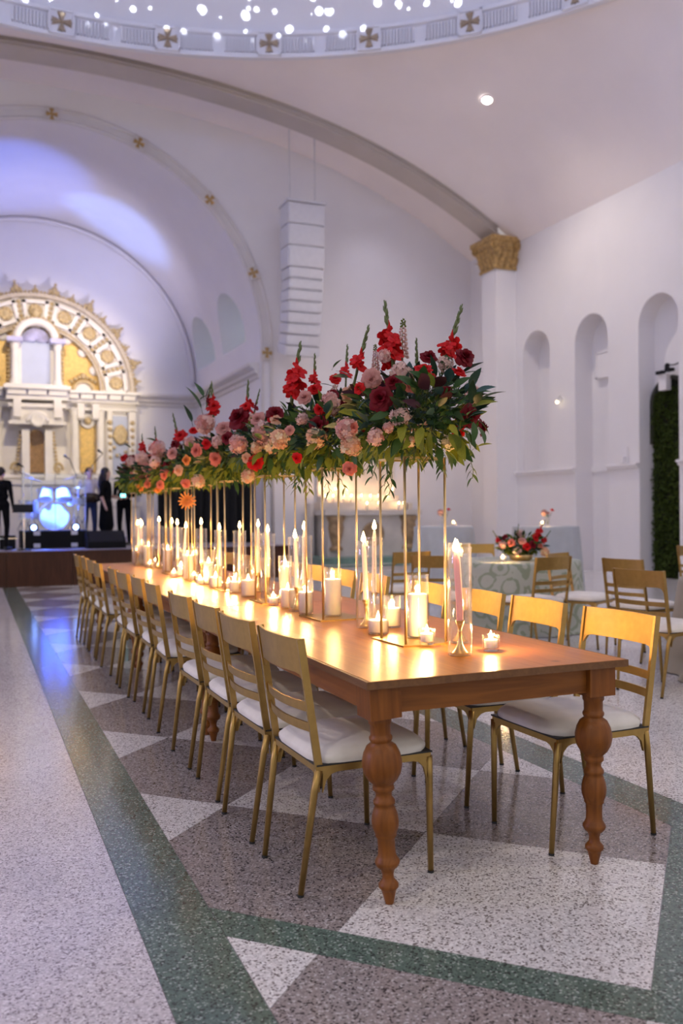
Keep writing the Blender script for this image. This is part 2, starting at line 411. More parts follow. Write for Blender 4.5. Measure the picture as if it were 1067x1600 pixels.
# ---- great arch rib before the altar bay, pilaster and gilded capital
RD = .6
b = MB(); b.smooth = True
def rib(u, t):
    dx = -9.62+19.24*u
    prof = ((0, .12), (0, -.16), (RD, -.16), (RD, .15))
    # four strips along the rib
    return dx, prof[t]
n = 96
for t in range(3):
    vs = []
    for k in range(n+1):
        for q in (t, t+1):
            dx, (y, z) = rib(k/n, q); vs.append((XC+dx, YA+y, V(dx)+z))
    b.add(vs, [(2*k, 2*k+1, 2*k+3, 2*k+2) for k in range(n)])
struct(b.build('trim_2', M_RIB))
b = MB(); b.smooth = True
for t in range(2):                      # thin roll moulding on the rib's upper edge
    b.tube([(XC+dx, YA-.03, V(dx)-.005-.10*t) for dx in [-9.6+19.2*k/80 for k in range(81)]], .028 if t == 0 else .016, 6)
struct(b.build('trim_3', M_RIB))
PX0 = XW-.56
b = MB().bb((PX0, YA, 0), (XW, YA+RD, 6.93)).bb((PX0-.05, YA-.05, 0), (XW, YA+RD+.05, .25))
pil = struct(b.build('wall_pilaster', M_WALL))
b = MB()                                 # capital: bell, two rows of leaves, scrolls, abacus
cx, cy = (PX0+XW)/2, YA+RD/2
def sq(h, z): return [(PX0-h, YA-h, z), (XW+.0, YA-h, z), (XW+.0, YA+RD+h, z), (PX0-h, YA+RD+h, z)]
lv = [sq(.03, 6.9), sq(.05, 6.95), sq(.02, 6.98), sq(.05, 7.2), sq(.16, 7.5), sq(.2, 7.54), sq(.2, 7.64)]
b.add([p for r in lv for p in r], [(4*i+k, 4*i+(k+1) % 4, 4*i+4+(k+1) % 4, 4*i+4+k) for i in range(len(lv)-1) for k in range(4)]+[(24, 25, 26, 27)])
def leaf3(b, o, d, up, w, h):            # curling acanthus leaf
    o = Vector(o); d = Vector(d); s = d.cross(Vector((0, 0, 1))); vs = []
    for i in range(5):
        t = i/4; c = o+Vector((0, 0, h*(t if t < .8 else .8+.0*(t)))) + d*(.02+.13*t*t+(.05 if i == 4 else 0)) - Vector((0, 0, .05 if i == 4 else 0))
        ww = w*(.6+.5*sin(pi*t))*(.3 if i == 4 else 1)
        vs += [c-s*ww, c+d*.025, c+s*ww]
    b.add(vs, [(3*i+k, 3*i+k+1, 3*i+k+4, 3*i+k+3) for i in range(4) for k in (0, 1)])
for row, (z, h, off) in enumerate(((6.95, .27, 0), (7.12, .36, .5))):
    for k in range(4):
        t = (k+.5*(row))/3.5
        if t <= 1.02:
            leaf3(b, (PX0+t*.56, YA-.03, z), (0, -1, 0), 1, .075, h); leaf3(b, (PX0-.03, YA+t*RD, z), (-1, 0, 0), 1, .075, h)
for px_, py_ in ((PX0-.12, YA-.12), (XW-.05, YA-.14), (PX0-.14, YA+RD+.05)):
    for q in range(2):
        b.lathe([(.09, -.03), (.1, 0), (.09, .03)], 12, (px_, py_, 7.44), Matrix.Rotation(pi/2, 3, 'X' if q else 'Y'))
    b.lathe([(.045, -.05), (.05, 0), (.045, .05)], 10, (px_, py_, 7.44), Matrix.Rotation(pi/2, 3, 'X'))
b.build('capital', M_GILT, pil)

# ---- wall on the round-table side with its arched niches
b = MB().bb((XW, -3.6, 0), (XW+1.0, YB+.4, 9.0)); wall_right = struct(b.build('wall_right', M_WALL))
def archpoly(y0, y1, z0, ztop, n=20):
    r = (y1-y0)/2; c = (y0+y1)/2
    return [(y0, z0), (y1, z0)]+[(c+r*cos(pi*k/n), ztop-r+r*sin(pi*k/n)) for k in range(n+1)]
NICHES = [(16.40, 17.43, 2.16, 5.36, .45), (14.45, 15.51, .0, 5.34, .45), (12.52, 13.56, .0, 5.32, .38), (10.55, 11.6, .0, 5.32, .45), (8.6, 9.65, 2.16, 5.32, .45)]
for y0, y1, z0, z1, d in NICHES:
    c = MB().prism(archpoly(y0, y1, z0-(.05 if z0 == 0 else 0), z1), lambda p: (XW-.2, p[0], p[1]), lambda p, d=d: (XW+d, p[0], p[1])).build('niche_cut', M_WALL)
    boolean(wall_right, c)
# chair rail between the niches and skirting
segs = [(-3.5, 8.6), (9.65, 10.55), (11.6, 12.52), (13.56, 14.45), (15.51, 17.69)]
k = 4
for y0, y1 in segs:
    b = MB().prism([(0, 2.08), (-.05, 2.10), (-.05, 2.14), (-.09, 2.15), (-.09, 2.19), (0, 2.20)], lambda p, y0=y0: (XW+p[0], y0, p[1]), lambda p, y1=y1: (XW+p[0], y1, p[1]))
    struct(b.build('trim_%d' % k, M_WALL)); k += 1
    if y1-y0 > .1 and y0 != 15.51: struct(MB().bb((XW-.03, y0, 0), (XW, y1, .16)).build('baseboard_right' if y0 < 0 else 'baseboard_right_%d' % k, M_WALL))
struct(MB().bb((XW-.03, 15.51, 0), (XW, 17.69, .16)).build('baseboard_right_far', M_WALL))
for (y0, y1, z0, z1, d) in NICHES[1:3]:  # the rail returns inside the deep niches
    struct(MB().bb((XW+d-.04, y0, 2.10), (XW+d, y1, 2.19)).build('trim_%d' % k, M_WALL)); k += 1
b = MB().bb((XW+.38, 14.46, 4.05), (XW+.45, 15.3, 4.62)); b.bb((XW+.36, 14.46, 4.05), (XW+.38, 15.3, 4.09)); b.bb((XW+.36, 15.26, 4.05), (XW+.38, 15.3, 4.62)); b.bb((XW+.36, 14.46, 4.58), (XW+.38, 15.3, 4.62))
struct(b.build('window_1', M_WALL))

# ---- altar bay: back wall with the chancel arch, vault of the bay
AR, AZ = 4.5, 5.11                       # chancel arch radius and springing
TH = .5
def bot(dx): return AZ+sqrt(max(0, AR*AR-dx*dx)) if abs(dx) < AR else 0
xs = [-HX, -7, -AR]+[-AR*cos(pi*q/60) for q in range(1, 60)]+[AR, 7, 8.5, HX]
b = MB()
for x0, x1 in zip(xs[:-1], xs[1:]):
    mid = (x0+x1)/2; ins = abs(mid) < AR
    z00, z01 = (bot(x0), bot(x1)) if ins else (0, 0)
    if ins and abs(x0) >= AR-1e-6: z00 = AZ
    if ins and abs(x1) >= AR-1e-6: z01 = AZ
    b.add([(XC+x0, YB, z00), (XC+x1, YB, z01), (XC+x1, YB, V(x1)+.4), (XC+x0, YB, V(x0)+.4), (XC+x0, YB+TH, z00), (XC+x1, YB+TH, z01), (XC+x1, YB+TH, V(x1)+.4), (XC+x0, YB+TH, V(x0)+.4)],
          [(0, 1, 2, 3), (5, 4, 7, 6)]+([(4, 5, 1, 0)] if ins else []))
for s in (-1, 1):
    b.add([(XC+s*AR, YB, 0), (XC+s*AR, YB+TH, 0), (XC+s*AR, YB+TH, AZ), (XC+s*AR, YB, AZ)], [(0, 1, 2, 3)])
wall_back = struct(b.build('wall_back', M_WALL))
b = MB(); b.smooth = True
b.grid(lambda u, t: (XC-HX+2*HX*u, YA+.3+(YB-YA-.3)*t, V(-HX+2*HX*u)+.12), 60, 2)
struct(b.build('ceiling_bay', M_CEIL))
# archivolt: two beads and a flat band, gilded crosses
b = MB(); b.smooth = True
for r0, rad in ((AR+.03, .035), (AR+.25, .04)):
    pts = [(XC+r0, YB-.03, 0)]+[(XC+r0*cos(pi*q/90), YB-.03, AZ+r0*sin(pi*q/90)) for q in range(91)]+[(XC-r0, YB-.03, 0)]
    b.tube(pts, rad, 6)
arv = struct(b.build('trim_20', M_TRIM))
b = MB()
for q in range(60):
    a0, a1 = pi*q/60, pi*(q+1)/60
    b.add([(XC+r*cos(a), YB-y, AZ+r*sin(a)) for y in (0, .02) for r, a in ((AR, a0), (AR+.24, a0), (AR+.24, a1), (AR, a1))], [(4, 5, 6, 7), (0, 4, 7, 3), (1, 2, 6, 5)])
b.build('band', M_TRIM, arv)
for q in (-46.5, -23.5, -1, 22, 45.5, 68.5, 91.5):
    a = radians(q); r = AR+.13
    put('cross_boss', CR2, arv, (XC+r*sin(a), YB-.05, AZ+r*cos(a)), (0, a, 0))

# ---- chancel: side walls carrying the half vaults, end wall, cornices
CX = 4.51
def half(s):
    prof = [(s*CX, 0), (s*CX, AZ)]+[(s*CX*cos(pi/2*q/40), AZ+CX*sin(pi/2*q/40)) for q in range(1, 41)]+[(0, 10.6), (s*(CX+1.2), 10.6), (s*(CX+1.2), 0)]
    if s > 0: prof = prof[::-1]
    b = MB(); b.prism(prof, lambda p: (XC+p[0], YB+TH, p[1]), lambda p: (XC+p[0], YR, p[1])); return b
wcr = struct(half(1).build('wall_chancel_right', M_WALL, smooth=False)); wcl = struct(half(-1).build('wall_chancel_left', M_WALL))
for y0, y1 in ((20.95, 23.10), (23.85, 26.0)):
    c = MB().prism(archpoly(y0, y1, 5.48, 6.85, 16), lambda p: (XC+2.5, p[0], p[1]), lambda p: (XC+CX+.75, p[0], p[1])).build('lunette_cut', M_WALL)
    boolean(wcr, c)
for o in (wcr, wcl):
    o.data.polygons.foreach_set('use_smooth', [True]*len(o.data.polygons)); o.data.set_sharp_from_angle(angle=radians(25))
struct(MB().bb((XC-CX-1, YR, 0), (XC+CX+1, YR+.4, 10.6)).build('wall_chancel_back', M_WALL))
M_PANE = emit('dusk_window_pane', (.62, .74, .86), .38)
for i, (y0, y1) in enumerate(((20.95, 23.10), (23.85, 26.0))):
    w = struct(MB().prism(archpoly(y0+.02, y1-.02, 5.5, 6.83, 14), lambda p: (XC+CX+.70, p[0], p[1]), lambda p: (XC+CX+.74, p[0], p[1])).build('window_%d' % (i+2), M_PANE))
    b = MB()
    for t in (.33, .66): b.bb((XC+CX+.66, y0+(y1-y0)*t-.03, 5.5), (XC+CX+.71, y0+(y1-y0)*t+.03, 6.7))
    b.bb((XC+CX+.66, y0, 5.95), (XC+CX+.71, y1, 6.0)); b.build('mullion', M_WALL, w)
    if i == 0: MB().bb((XC+CX+.52, 20.99, 5.52), (XC+CX+.56, 21.10, 5.86)).build('lit_pane', emit('daylight_pane', (.9, .97, 1), 2.2), w)
prof = [(0, 4.42), (.05, 4.44), (.05, 4.52), (.12, 4.56), (.12, 4.62), (.22, 4.68), (.25, 4.72), (.25, 4.78), (0, 4.80)]
k = 21
for s in (-1, 1):
    b = MB().prism(prof, lambda p: (XC+s*(CX-p[0]), YB+.1, p[1]), lambda p: (XC+s*(CX-p[0]), YR, p[1])); struct(b.build('trim_%d' % k, M_TRIM)); k += 1
b = MB().prism(prof, lambda p: (XC-CX, YR-p[0], p[1]), lambda p: (XC+CX, YR-p[0], p[1])); struct(b.build('trim_%d' % k, M_TRIM))
b = MB(); b.smooth = True               # bead where the vault meets the end wall
b.tube([(XC+4.42*cos(pi*q/60), YR-.05, AZ+4.42*sin(pi*q/60)) for q in range(61)], .06, 6); struct(b.build('trim_24', M_WALL))

# ---- stage: deck and wood front boards
SZ = .63
M_DECK = mat('grey_stage_deck', (.30, .28, .33), .35, 0, .08, 3.)
M_SWOOD = wood('stage_cherry_wood', (.075, .024, .010), (.042, .013, .006), .32, 2, knots=False)
stage = thing('stage', 'low stage with cherry wood front boards and grey deck below the altarpiece', 'stage', (XC, 16.9, 0))
b = MB().bb((-5.7, 0.03, SZ-.05), (5.94-XC, 2.82, SZ)).bb((-4.45, 2.82, SZ-.05), (4.45, 9.3, SZ)); b.build('deck', M_DECK, stage)
x = -5.7
while x < 5.94-XC-.1:
    x2 = min(x+1.14, 5.94-XC)
    MB().bb((x+.004, 0, .0), (x2-.004, .03, SZ-.012)).build('front_board', M_SWOOD, stage); x = x2
MB().bb((5.94-XC-.03, .03, 0), (5.94-XC, 2.8, SZ-.05)).build('side_board', M_SWOOD, stage)
MB().bb((-5.7, -.012, SZ-.03), (5.94-XC, .03, SZ+.004)).build('nosing', M_SWOOD, stage)
# ================================================================== FARM TABLES
TZ = .76; TX0, TX1 = 1.182, 2.207; TL = 2.462; TY0 = 2.612
LEGP = [(.0005, .630), (.036, .630), (.039, .622), (.039, .608), (.035, .602), (.034, .572), (.0345, .566), (.039, .560), (.039, .552), (.036, .546),
        (.034, .542), (.050, .530), (.061, .508), (.067, .482), (.067, .462), (.062, .440), (.050, .418), (.036, .404), (.034, .400), (.0365, .394), (.0365, .384),
        (.028, .376), (.027, .362), (.031, .354), (.0365, .347), (.0365, .337), (.031, .333), (.036, .322), (.043, .300), (.0455, .278), (.044, .258), (.037, .238), (.035, .234), (.0365, .229),
        (.030, .222), (.029, .190), (.030, .168), (.033, .158), (.041, .146), (.042, .138), (.036, .126), (.024, .116), (.019, .100), (.020, .084), (.026, .076), (.0335, .067), (.0335, .056), (.026, .048), (.024, .042), (.015, .004), (.014, 0), (.0005, 0)]
def leg_mesh():
    b = MB(); b.smooth = True; b.lathe(LEGP[::-1], 28, cap=False)
    b.smooth = False; b.box((0, 0, .681), (.112, .112, .106))
    me = b.mesh('leg', M_PINE); return me
LEG = leg_mesh(); NP = 6; PW = (TX1-TX0)/NP
b = MB(); b.box((0, 0, -.011), (PW-.0006, TL-.002, .022)); PLANK = b.mesh('plank', M_TOP)
b = MB(); b.box((0, 0, -.0125), (.012, TL, .025)); EDGE = b.mesh('edge_strip', M_TOPEDGE)
b = MB(); b.box((0, 0, -.0125), (TX1-TX0+.024, .010, .025)); EDGEX = b.mesh('end_strip', M_TOPEDGE)
AX = TX1-TX0-.06; b = MB(); b.box((0, 0, 0), (AX, .024, .092)); APX = b.mesh('apron', M_PINEX)
b = MB(); b.box((0, 0, 0), (.024, TL-.07, .092)); APY = b.mesh('side_apron', M_PINEY)
TLAB = ['brown pine farm table with turned legs at the end away from the stage', 'brown pine farm table in the middle of the long candlelit row', 'brown pine farm table with turned legs at the end of the row near the stage']
for k in range(3):
    t = thing('farm_table', TLAB[k], 'table', (XC, TY0+TL/2+k*(TL+.003), 0), 0, 'farm tables set end to end')
    for q in range(NP): put('plank', PLANK, t, ((q-(NP-1)/2)*PW, 0, TZ))
    for s in (-1, 1):
        put('edge_strip', EDGE, t, (s*((TX1-TX0)/2+.006), 0, TZ-.001)); put('end_strip', EDGEX, t, (0, s*(TL/2-.004), TZ-.0012))
        put('apron', APX, t, (0, s*(TL/2-.055), .688)); put('side_apron', APY, t, (s*((TX1-TX0)/2-.045), 0, .688))
        for u in (-1, 1):
            lean = -.05 if (k == 0 and s < 0 and u < 0) else 0      # the loose corner leg stands askew
            put('leg', LEG, t, (s*((TX1-TX0)/2-.088)-lean*.2, u*(TL/2-.075), .001 if lean else 0), (0, lean, 0))

# ================================================================== GOLD CHAIRS
def chair_parts():
    P = []
    def pl(z): return -.19-.065*(max(0, z-.43)/.45)        # lean of the back posts
    for s in (-1, 1):
        b = MB(); b.tube([(-.252, s*.19, .0), (-.205, s*.209, .36), (-.19, s*.214, .43)], [.0105, .0135, .0145], 8); P.append(('leg', b.mesh('rear_leg', M_GOLD, smooth=True)))
        b = MB(); b.tube([(-.252, s*.19, 0), (-.2510, s*.1903, .009)], .0115, 8); P.append(('foot_cap', b.mesh('foot_cap', M_FOOT)))
        b = MB(); b.tube([(.252, s*.192, .0), (.238, s*.21, .36), (.234, s*.214, .43)], [.0105, .0135, .0145], 8); P.append(('leg', b.mesh('front_leg', M_GOLD, smooth=True)))
        b = MB(); b.tube([(.252, s*.192, 0), (.2517, s*.1923, .009)], .0115, 8); P.append(('foot_cap', b.mesh('foot_cap', M_FOOT)))
        b = MB()
        b.box((pl(.43)+(pl(.88)-pl(.43))/2, s*.2145, .655), (.026, .013, .455), Matrix.Rotation(math.atan2(pl(.88)-pl(.43), .45), 3, 'Y'))
        P.append(('back_post', b.mesh('back_post', M_GOLD)))
    b = MB()                                               # seat frame and its curved brackets
    for s in (-1, 1):
        b.box((.022, s*.2135, .432), (.43, .016, .024)); b.box((.022+s*.213, 0, .432), (.016, .43, .024))
    def br(c, dx, dy):
        arc = [(0, 0)]+[(.055-.055*sin(pi/2*q/6), -.06+.06*cos(pi/2*q/6)) for q in range(7)][::-1]
        poly = [(0, 0), (.06, 0), (.032, -.008), (.012, -.028), (0, -.07)]
        w = Vector((-dy, dx, 0))*.006
        b.prism(poly, lambda p: Vector(c)+Vector((dx, dy, 0))*p[0]+Vector((0, 0, p[1]))-w, lambda p: Vector(c)+Vector((dx, dy, 0))*p[0]+Vector((0, 0, p[1]))+w)
    for sx, x in ((1, -.178), (-1, .224)):
        for s in (-1, 1):
            br((x, s*.2135, .421), sx, 0); br((x+(-.01 if sx > 0 else .01), s*.202, .421), 0, -s)
    P.append(('seat_frame', b.mesh('seat_frame', M_GOLD)))
    b = MB(); b.box((.022, 0, .4465), (.446, .445, .006)); P.append(('piping', b.mesh('piping', M_PIPE)))
    b = MB(); b.smooth = True                              # domed cushion
    def cu(u, v):
        a = 2*pi*u; e = .32
        cs, sn = cos(a), sin(a); k = (abs(cs)**(2/e*.5)+abs(sn)**(2/e*.5))**(-e)
        k = 1/(abs(cs)**6+abs(sn)**6)**(1/6)
        ph = v*pi/2; r = cos(ph)**.28 if v < 1 else 0; z = sin(ph)
        bul = 1+.02*sin(min(1, v*3)*pi)
        return (.022+.225*cs*k*r*bul, .226*sn*k*r*bul, .4495+.058*z**.8)
    b.grid(cu, 36, 12, True); P.append(('cushion', b.mesh('cushion', M_SEAT)))
    def plate(z0, z1, fil, bow, th, n=18):
        b = MB(); b.smooth = True; vs = []
        for q in range(n+1):
            y = -.213+.426*q/n; e = .213-abs(y); lo = z0
            if fil and e < fil: lo = z0-fil+sqrt(max(0, fil*fil-(fil-e)**2))
            bx = -bow*(1-(y/.213)**2)
            for x, z in ((-th, lo), (-th, z1), (th, z1), (th, lo)): vs.append((pl(z)+bx+x, y, z))
        b.add(vs, [(4*q+i, 4*q+(i+1) % 4, 4*q+4+(i+1) % 4, 4*q+4+i) for q in range(n) for i in range(4)]+[(3, 2, 1, 0), (4*n, 4*n+1, 4*n+2, 4*n+3)])
        return b
    def fin(nm, b):
        me = b.mesh(nm, M_GOLD, smooth=True); me.set_sharp_from_angle(angle=radians(40)); return me
    P.append(('backrest', fin('backrest', plate(.762, .88, .045, .028, .006))))
    for z in (.575, .645): P.append(('slat', fin('slat', plate(z-.016, z+.016, 0, .03, .004))))
    return P
CHAIR = chair_parts()
def chair(x, y, rz, label, group):
    t = thing('dining_chair', label, 'chair', (x, y, 0), rz, group)
    leg = t
    for nm, me in CHAIR:
        o = put(nm, me, leg if nm == 'foot_cap' else t)
        if nm == 'leg': leg = o
    return t
ORD = ['first', 'second', 'third', 'fourth', 'fifth', 'sixth', 'seventh', 'eighth', 'ninth', 'tenth', 'eleventh', 'twelfth']
rj = random.Random(5)
for k in range(12):
    yk = 3.040+.546*(k % 4)+(TL+.003)*(k//4)
    chair(1.263+rj.uniform(-.008, .012), yk+rj.uniform(-.012, .012), rj.uniform(-.03, .03), '%s gold chair from the row end away from stage, aisle side, white cushion' % ORD[k], 'gold chairs along the farm tables')
    dy, dr = (0, 0) if k > 2 else ((-.045, .0), (.03, .0), (.0, 0))[k]
    chair(2.252+rj.uniform(-.012, .012), yk-.01+dy*.5+rj.uniform(-.012, .012), pi+rj.uniform(-.03, .03), '%s gold chair from the row end away from stage, round-table side, white cushion' % ORD[k], 'gold chairs along the farm tables')

# ================================================================== GOLD STANDS ON THE TABLES
STY = [3.36+.925*k for k in range(8)]; SX = 1.715; STZ = 1.535
b = MB(); b.box((0, 0, .003), (.25, .285, .006)); S_BASE = b.mesh('base_plate', M_GOLD)
b = MB(); b.tube([(0, 0, .006), (0, 0, STZ-TZ-.008)], .0056, 8); S_ROD = b.mesh('rod', M_ROD, smooth=True)
b = MB()
for s in (-1, 1): b.box((s*.095, 0, 0), (.009, .225, .009)); b.box((0, s*.108, 0), (.2, .009, .009))
S_TOP = b.mesh('top_frame', M_ROD)
for k, y in enumerate(STY):
    t = thing('flower_stand', '%s slim gold flower stand on the tables counting from the end away from stage' % ORD[k], 'stand', (SX, y, TZ), rj.uniform(-.05, .05), 'gold flower stands')
    put('base_plate', S_BASE, t); put('top_frame', S_TOP, t, (0, 0, STZ-TZ-.008))
    for sx in (-1, 1):
        for sy in (-1, 1): put('rod', S_ROD, t, (sx*.095, sy*.108, 0))

# ================================================================== CANDLES
CANDLE_W = 12.0
b = MB(); b.smooth = True
b.lathe([(.0005, 0), (.0045, .002), (.0068, .008), (.0066, .014), (.0046, .024), (.002, .034), (.0004, .040)], 10, cap=False); FLAME = b.mesh('flame', M_FLAME)
b = MB(); b.tube([(0, 0, 0), (.0006, 0, .008)], .0011, 6); WICK = b.mesh('wick', M_WICK)
def flame(parent, z, s=1., w=1., x=0, y=0):
    put('wick', WICK, parent, (x, y, z)); put('flame', FLAME, parent, (x, y, z+.004), (0, 0, 0), (s*1.5, s*1.5, s*1.15))
    lamp('candle_light', 'POINT', (x, y, z+.024), CANDLE_W*w, (1.0, .56, .20), None, .012, parent=parent)
def cyl_glass(name, r, h, th=.003, bt=.007):
    b = MB(); b.smooth = True
    b.lathe([(.0005, 0), (r-.002, 0), (r, .003), (r, h-.008), (r+.0012, h-.005), (r+.0012, h-.001), (r-th/2, h), (r-th-.0012, h-.001), (r-th-.0012, h-.005), (r-th, h-.008), (r-th, bt+.002), (r-th-.003, bt), (.0005, bt)], 32, cap=False)
    me = b.mesh(name, M_GLASS); return me
def pillar(x, y, zz, gr, gh, ch, lab, glab, grp='pillar candles in glass cylinders', w=1.):
    g = put('glass_cylinder', cyl_glass('glass_cylinder', gr, gh), None, (x, y, zz)); tag(g, glab, 'candle holder', grp+', glasses')
    t = thing('pillar_candle', lab, 'candle', (x, y, zz+.0075), 0, grp)
    cr = gr-.0045; b = MB(); b.smooth = True
    b.lathe([(.0005, 0), (cr-.002, 0), (cr, .003), (cr, ch-.004), (cr-.004, ch), (cr*.75, ch-.003), (cr*.35, ch-.009), (.0005, ch-.011)], 28, cap=False)
    b.build('wax', M_WAX, t); flame(t, ch-.011, 1.0, w)
STK = [(.0005, 0), (.031, 0), (.031, .004), (.027, .007), (.019, .018), (.010, .034), (.0065, .055), (.0055, .078), (.0075, .082), (.0055, .086), (.008, .098), (.0135, .112), (.0175, .122), (.0175, .125), (.0142, .125), (.0142, .108), (.0005, .108)]
b = MB(); b.smooth = True; b.lathe(STK, 24, cap=False); STICK = b.mesh('candlestick', M_BRASS); STICK.set_sharp_from_angle(angle=radians(50))
GTALL = cyl_glass('tall_glass_cylinder', .046, .41, .0028)
def taper(x, y, zz, hgt, lab, lean=0., waxm=None, glab=None, slab_=None, w=.9):
    grp = 'taper candles in tall glass cylinders'
    tag(put('tall_glass_cylinder', GTALL, None, (x, y, zz)), glab, 'candle holder', grp+', glasses')
    tag(put('candlestick', STICK, None, (x, y, zz+.0075)), slab_, 'candlestick', grp+', sticks')
    t = thing('taper_candle', lab, 'candle', (x, y, zz+.0075+.1085), 0, grp)
    b = MB(); b.smooth = True; n = 10
    pts = [(-lean*(q/n)**1.5, -lean*.35*(q/n)**1.5, hgt*q/n) for q in range(n+1)]
    b.tube(pts, [.0135-.0025*q/n for q in range(n)]+[.005], 14); b.build('wax', waxm or M_PALEWAX, t)
    flame(t, hgt-.001, 1.1, w, pts[-1][0], pts[-1][1])
def votive_mesh():
    b = MB(); b.smooth = False; n = 32
    prof = [(.0005, 0, 0), (.029, 0, .0), (.031, .004, .0), (.032, .012, .35), (.034, .05, .35), (.0355, .062, 0), (.034, .063, 0), (.0325, .05, 0), (.029, .012, 0), (.0005, .010, 0)]
    vs = []
    for r, z, fl in prof:
        for k in range(n): 
            a = 2*pi*k/n; rr = r*(1+.16*fl*(1 if k % 2 else -1)); vs.append((rr*cos(a), rr*sin(a), z))
    b.add(vs, [(i*n+k, i*n+(k+1) % n, (i+1)*n+(k+1) % n, (i+1)*n+k) for i in range(len(prof)-1) for k in range(n)])
    return b.mesh('votive_glass', M_VGLASS)
VOT = votive_mesh()
b = MB(); b.smooth = True; b.lathe([(.0005, 0), (.0255, 0), (.0265, .003), (.0265, .031), (.024, .034), (.006, .032), (.0005, .030)], 24, cap=False); TEA = b.mesh('wax', M_WAX)
def votive(x, y, z, lab, glab):
    tag(put('votive_glass', VOT, None, (x, y, z)), glab, 'candle holder', 'ribbed votive glasses')
    t = thing('tealight', lab, 'candle', (x, y, z+.011), 0, 'tealights in votive glasses'); put('wax', TEA, t); flame(t, .029, .8, .7)

def at(px_, py_): p = onz(px_, py_, TZ); return p.x, p.y
# (kind, pixel of the base, sizes): P pillar (glass radius, glass height, wax height), T taper (wax height, lean), V votive
SET = [('T', 719, 1024, .275, .022, 'leaning pink taper candle at the table corner between two votives', M_PINKWAX),
       ('T', 717, 1006, .255, .012, 'straight pale taper candle just behind the leaning pink taper', None),
       ('V', 667, 1009, 'tealight in a ribbed glass beside the first gold stand'),
       ('V', 767, 1017, 'tealight in a ribbed glass alone beside the leaning pink taper'),
       ('P', 653, 998, .047, .27, .18), ('P', 591, 990, .047, .16, .055), ('P', 613, 980, .040, .15, .085),
       ('T', 572, 981, .285, .012, None, None), ('T', 585, 968, .33, -.004, None, None),
       ('P', 520, 964, .047, .25, .185), ('P', 478, 961, .040, .19, .11)]
SET += [('P',)+q for q in [(450, 950, .046, .26, .10), (446, 938, .042, .27, .2), (388, 932, .05, .235, .10), (337, 918, .05, .16, .07), (326, 913, .042, .26, .16), (294, 905, .05, .24, .19), (303, 898, .04, .25, .17), (262, 893, .046, .27, .2), (232, 884, .055, .26, .2), (212, 881, .05, .19, .13), (283, 900, .036, .16, .08), (366, 926, .038, .13, .07)]]
SET += [('T',)+q+(None, None) for q in [(464, 955, .285, .01), (476, 947, .325, 0), (419, 934, .30, 0), (404, 925, .33, 0), (375, 920, .31, 0), (345, 912, .30, .01), (315, 906, .33, 0), (288, 896, .29, -.02), (273, 898, .32, 0), (269, 890, .33, 0), (249, 888, .34, 0), (228, 884, .31, 0), (222, 882, .30, 0), (217, 881, .31, 0)]]
SET += [('V',)+q+(None,) for q in [(427, 946), (359, 921), (315, 914), (245, 888), (304, 909), (272, 903)]]
rods = [(SX+sx*.095, yy+sy*.108, .012) for yy in STY for sx in (-1, 1) for sy in (-1, 1)]
pos = []
for e in SET:                            # keep glasses clear of each other and of the rods, and on the tables
    r = {'P': e[3], 'T': .046, 'V': .036}[e[0]]; x, y = at(e[1], e[2]); y = min(y, 9.9)
    for _ in range(200):
        mv = False
        for (a_, b_, c_) in pos+rods:
            d = hypot(x-a_, y-b_)
            if d < r+c_+.006:
                k = (r+c_+.008-d)/max(d, 1e-3); x += (x-a_)*k if d > 1e-3 else .01; y += (y-b_)*k*.7; mv = True
        x = min(max(x, 1.42), 1.98); y = min(y, 9.92)
        if not mv: break
    pos.append((x, y, r))
def where(y):                            # where along the row of stands something stands
    for k, yy in enumerate(STY):
        if abs(y-yy) < .135: return 'inside the %s gold stand' % ORD[k]
    k = sum(1 for yy in STY if yy < y)
    if k == 0: return 'before the first gold stand'
    if k == 8: return 'beyond the eighth gold stand'
    return 'between %s and %s gold stands' % (ORD[k-1], ORD[k])
from collections import defaultdict
bag = defaultdict(list)
for i, e in enumerate(SET): bag[(e[0], where(pos[i][1]))].append(i)
words = {}
for key, ids in bag.items():
    ids.sort(key=lambda i: -pos[i][0])
    sfx = {1: [''], 2: [', round-table side', ', aisle side'], 3: [', round-table side', ', middle one', ', aisle side']}.get(len(ids), [', number %d from the round-table side' % (q+1) for q in range(len(ids))])
    for i, sx_ in zip(ids, sfx): words[i] = key[1]+sx_
for i, e in enumerate(SET):
    x, y, r = pos[i]; w_ = words[i]
    zz = TZ+(.0065 if any(abs(y-yy) < .1425+r and abs(x-SX) < .125+r for yy in STY) else .0005)
    if e[0] == 'P': pillar(x, y, zz, r, e[4], e[5], 'ivory pillar candle '+w_, 'clear glass cylinder of the pillar candle '+w_)
    elif e[0] == 'T':
        lab = e[5] or 'slim blush taper candle '+w_
        taper(x, y, zz, e[3], lab, e[4], e[6], 'tall glass cylinder of the '+(e[5] or 'taper '+w_).replace(' candle', ''), 'brass candlestick of the '+(e[5] or 'taper '+w_).replace(' candle', ''))
    else: votive(x, y, zz, e[3] or 'tealight in a ribbed glass '+w_, (e[3] or 'tealight in a ribbed glass '+w_).replace('tealight in a ribbed glass', 'ribbed votive glass with tealight'))
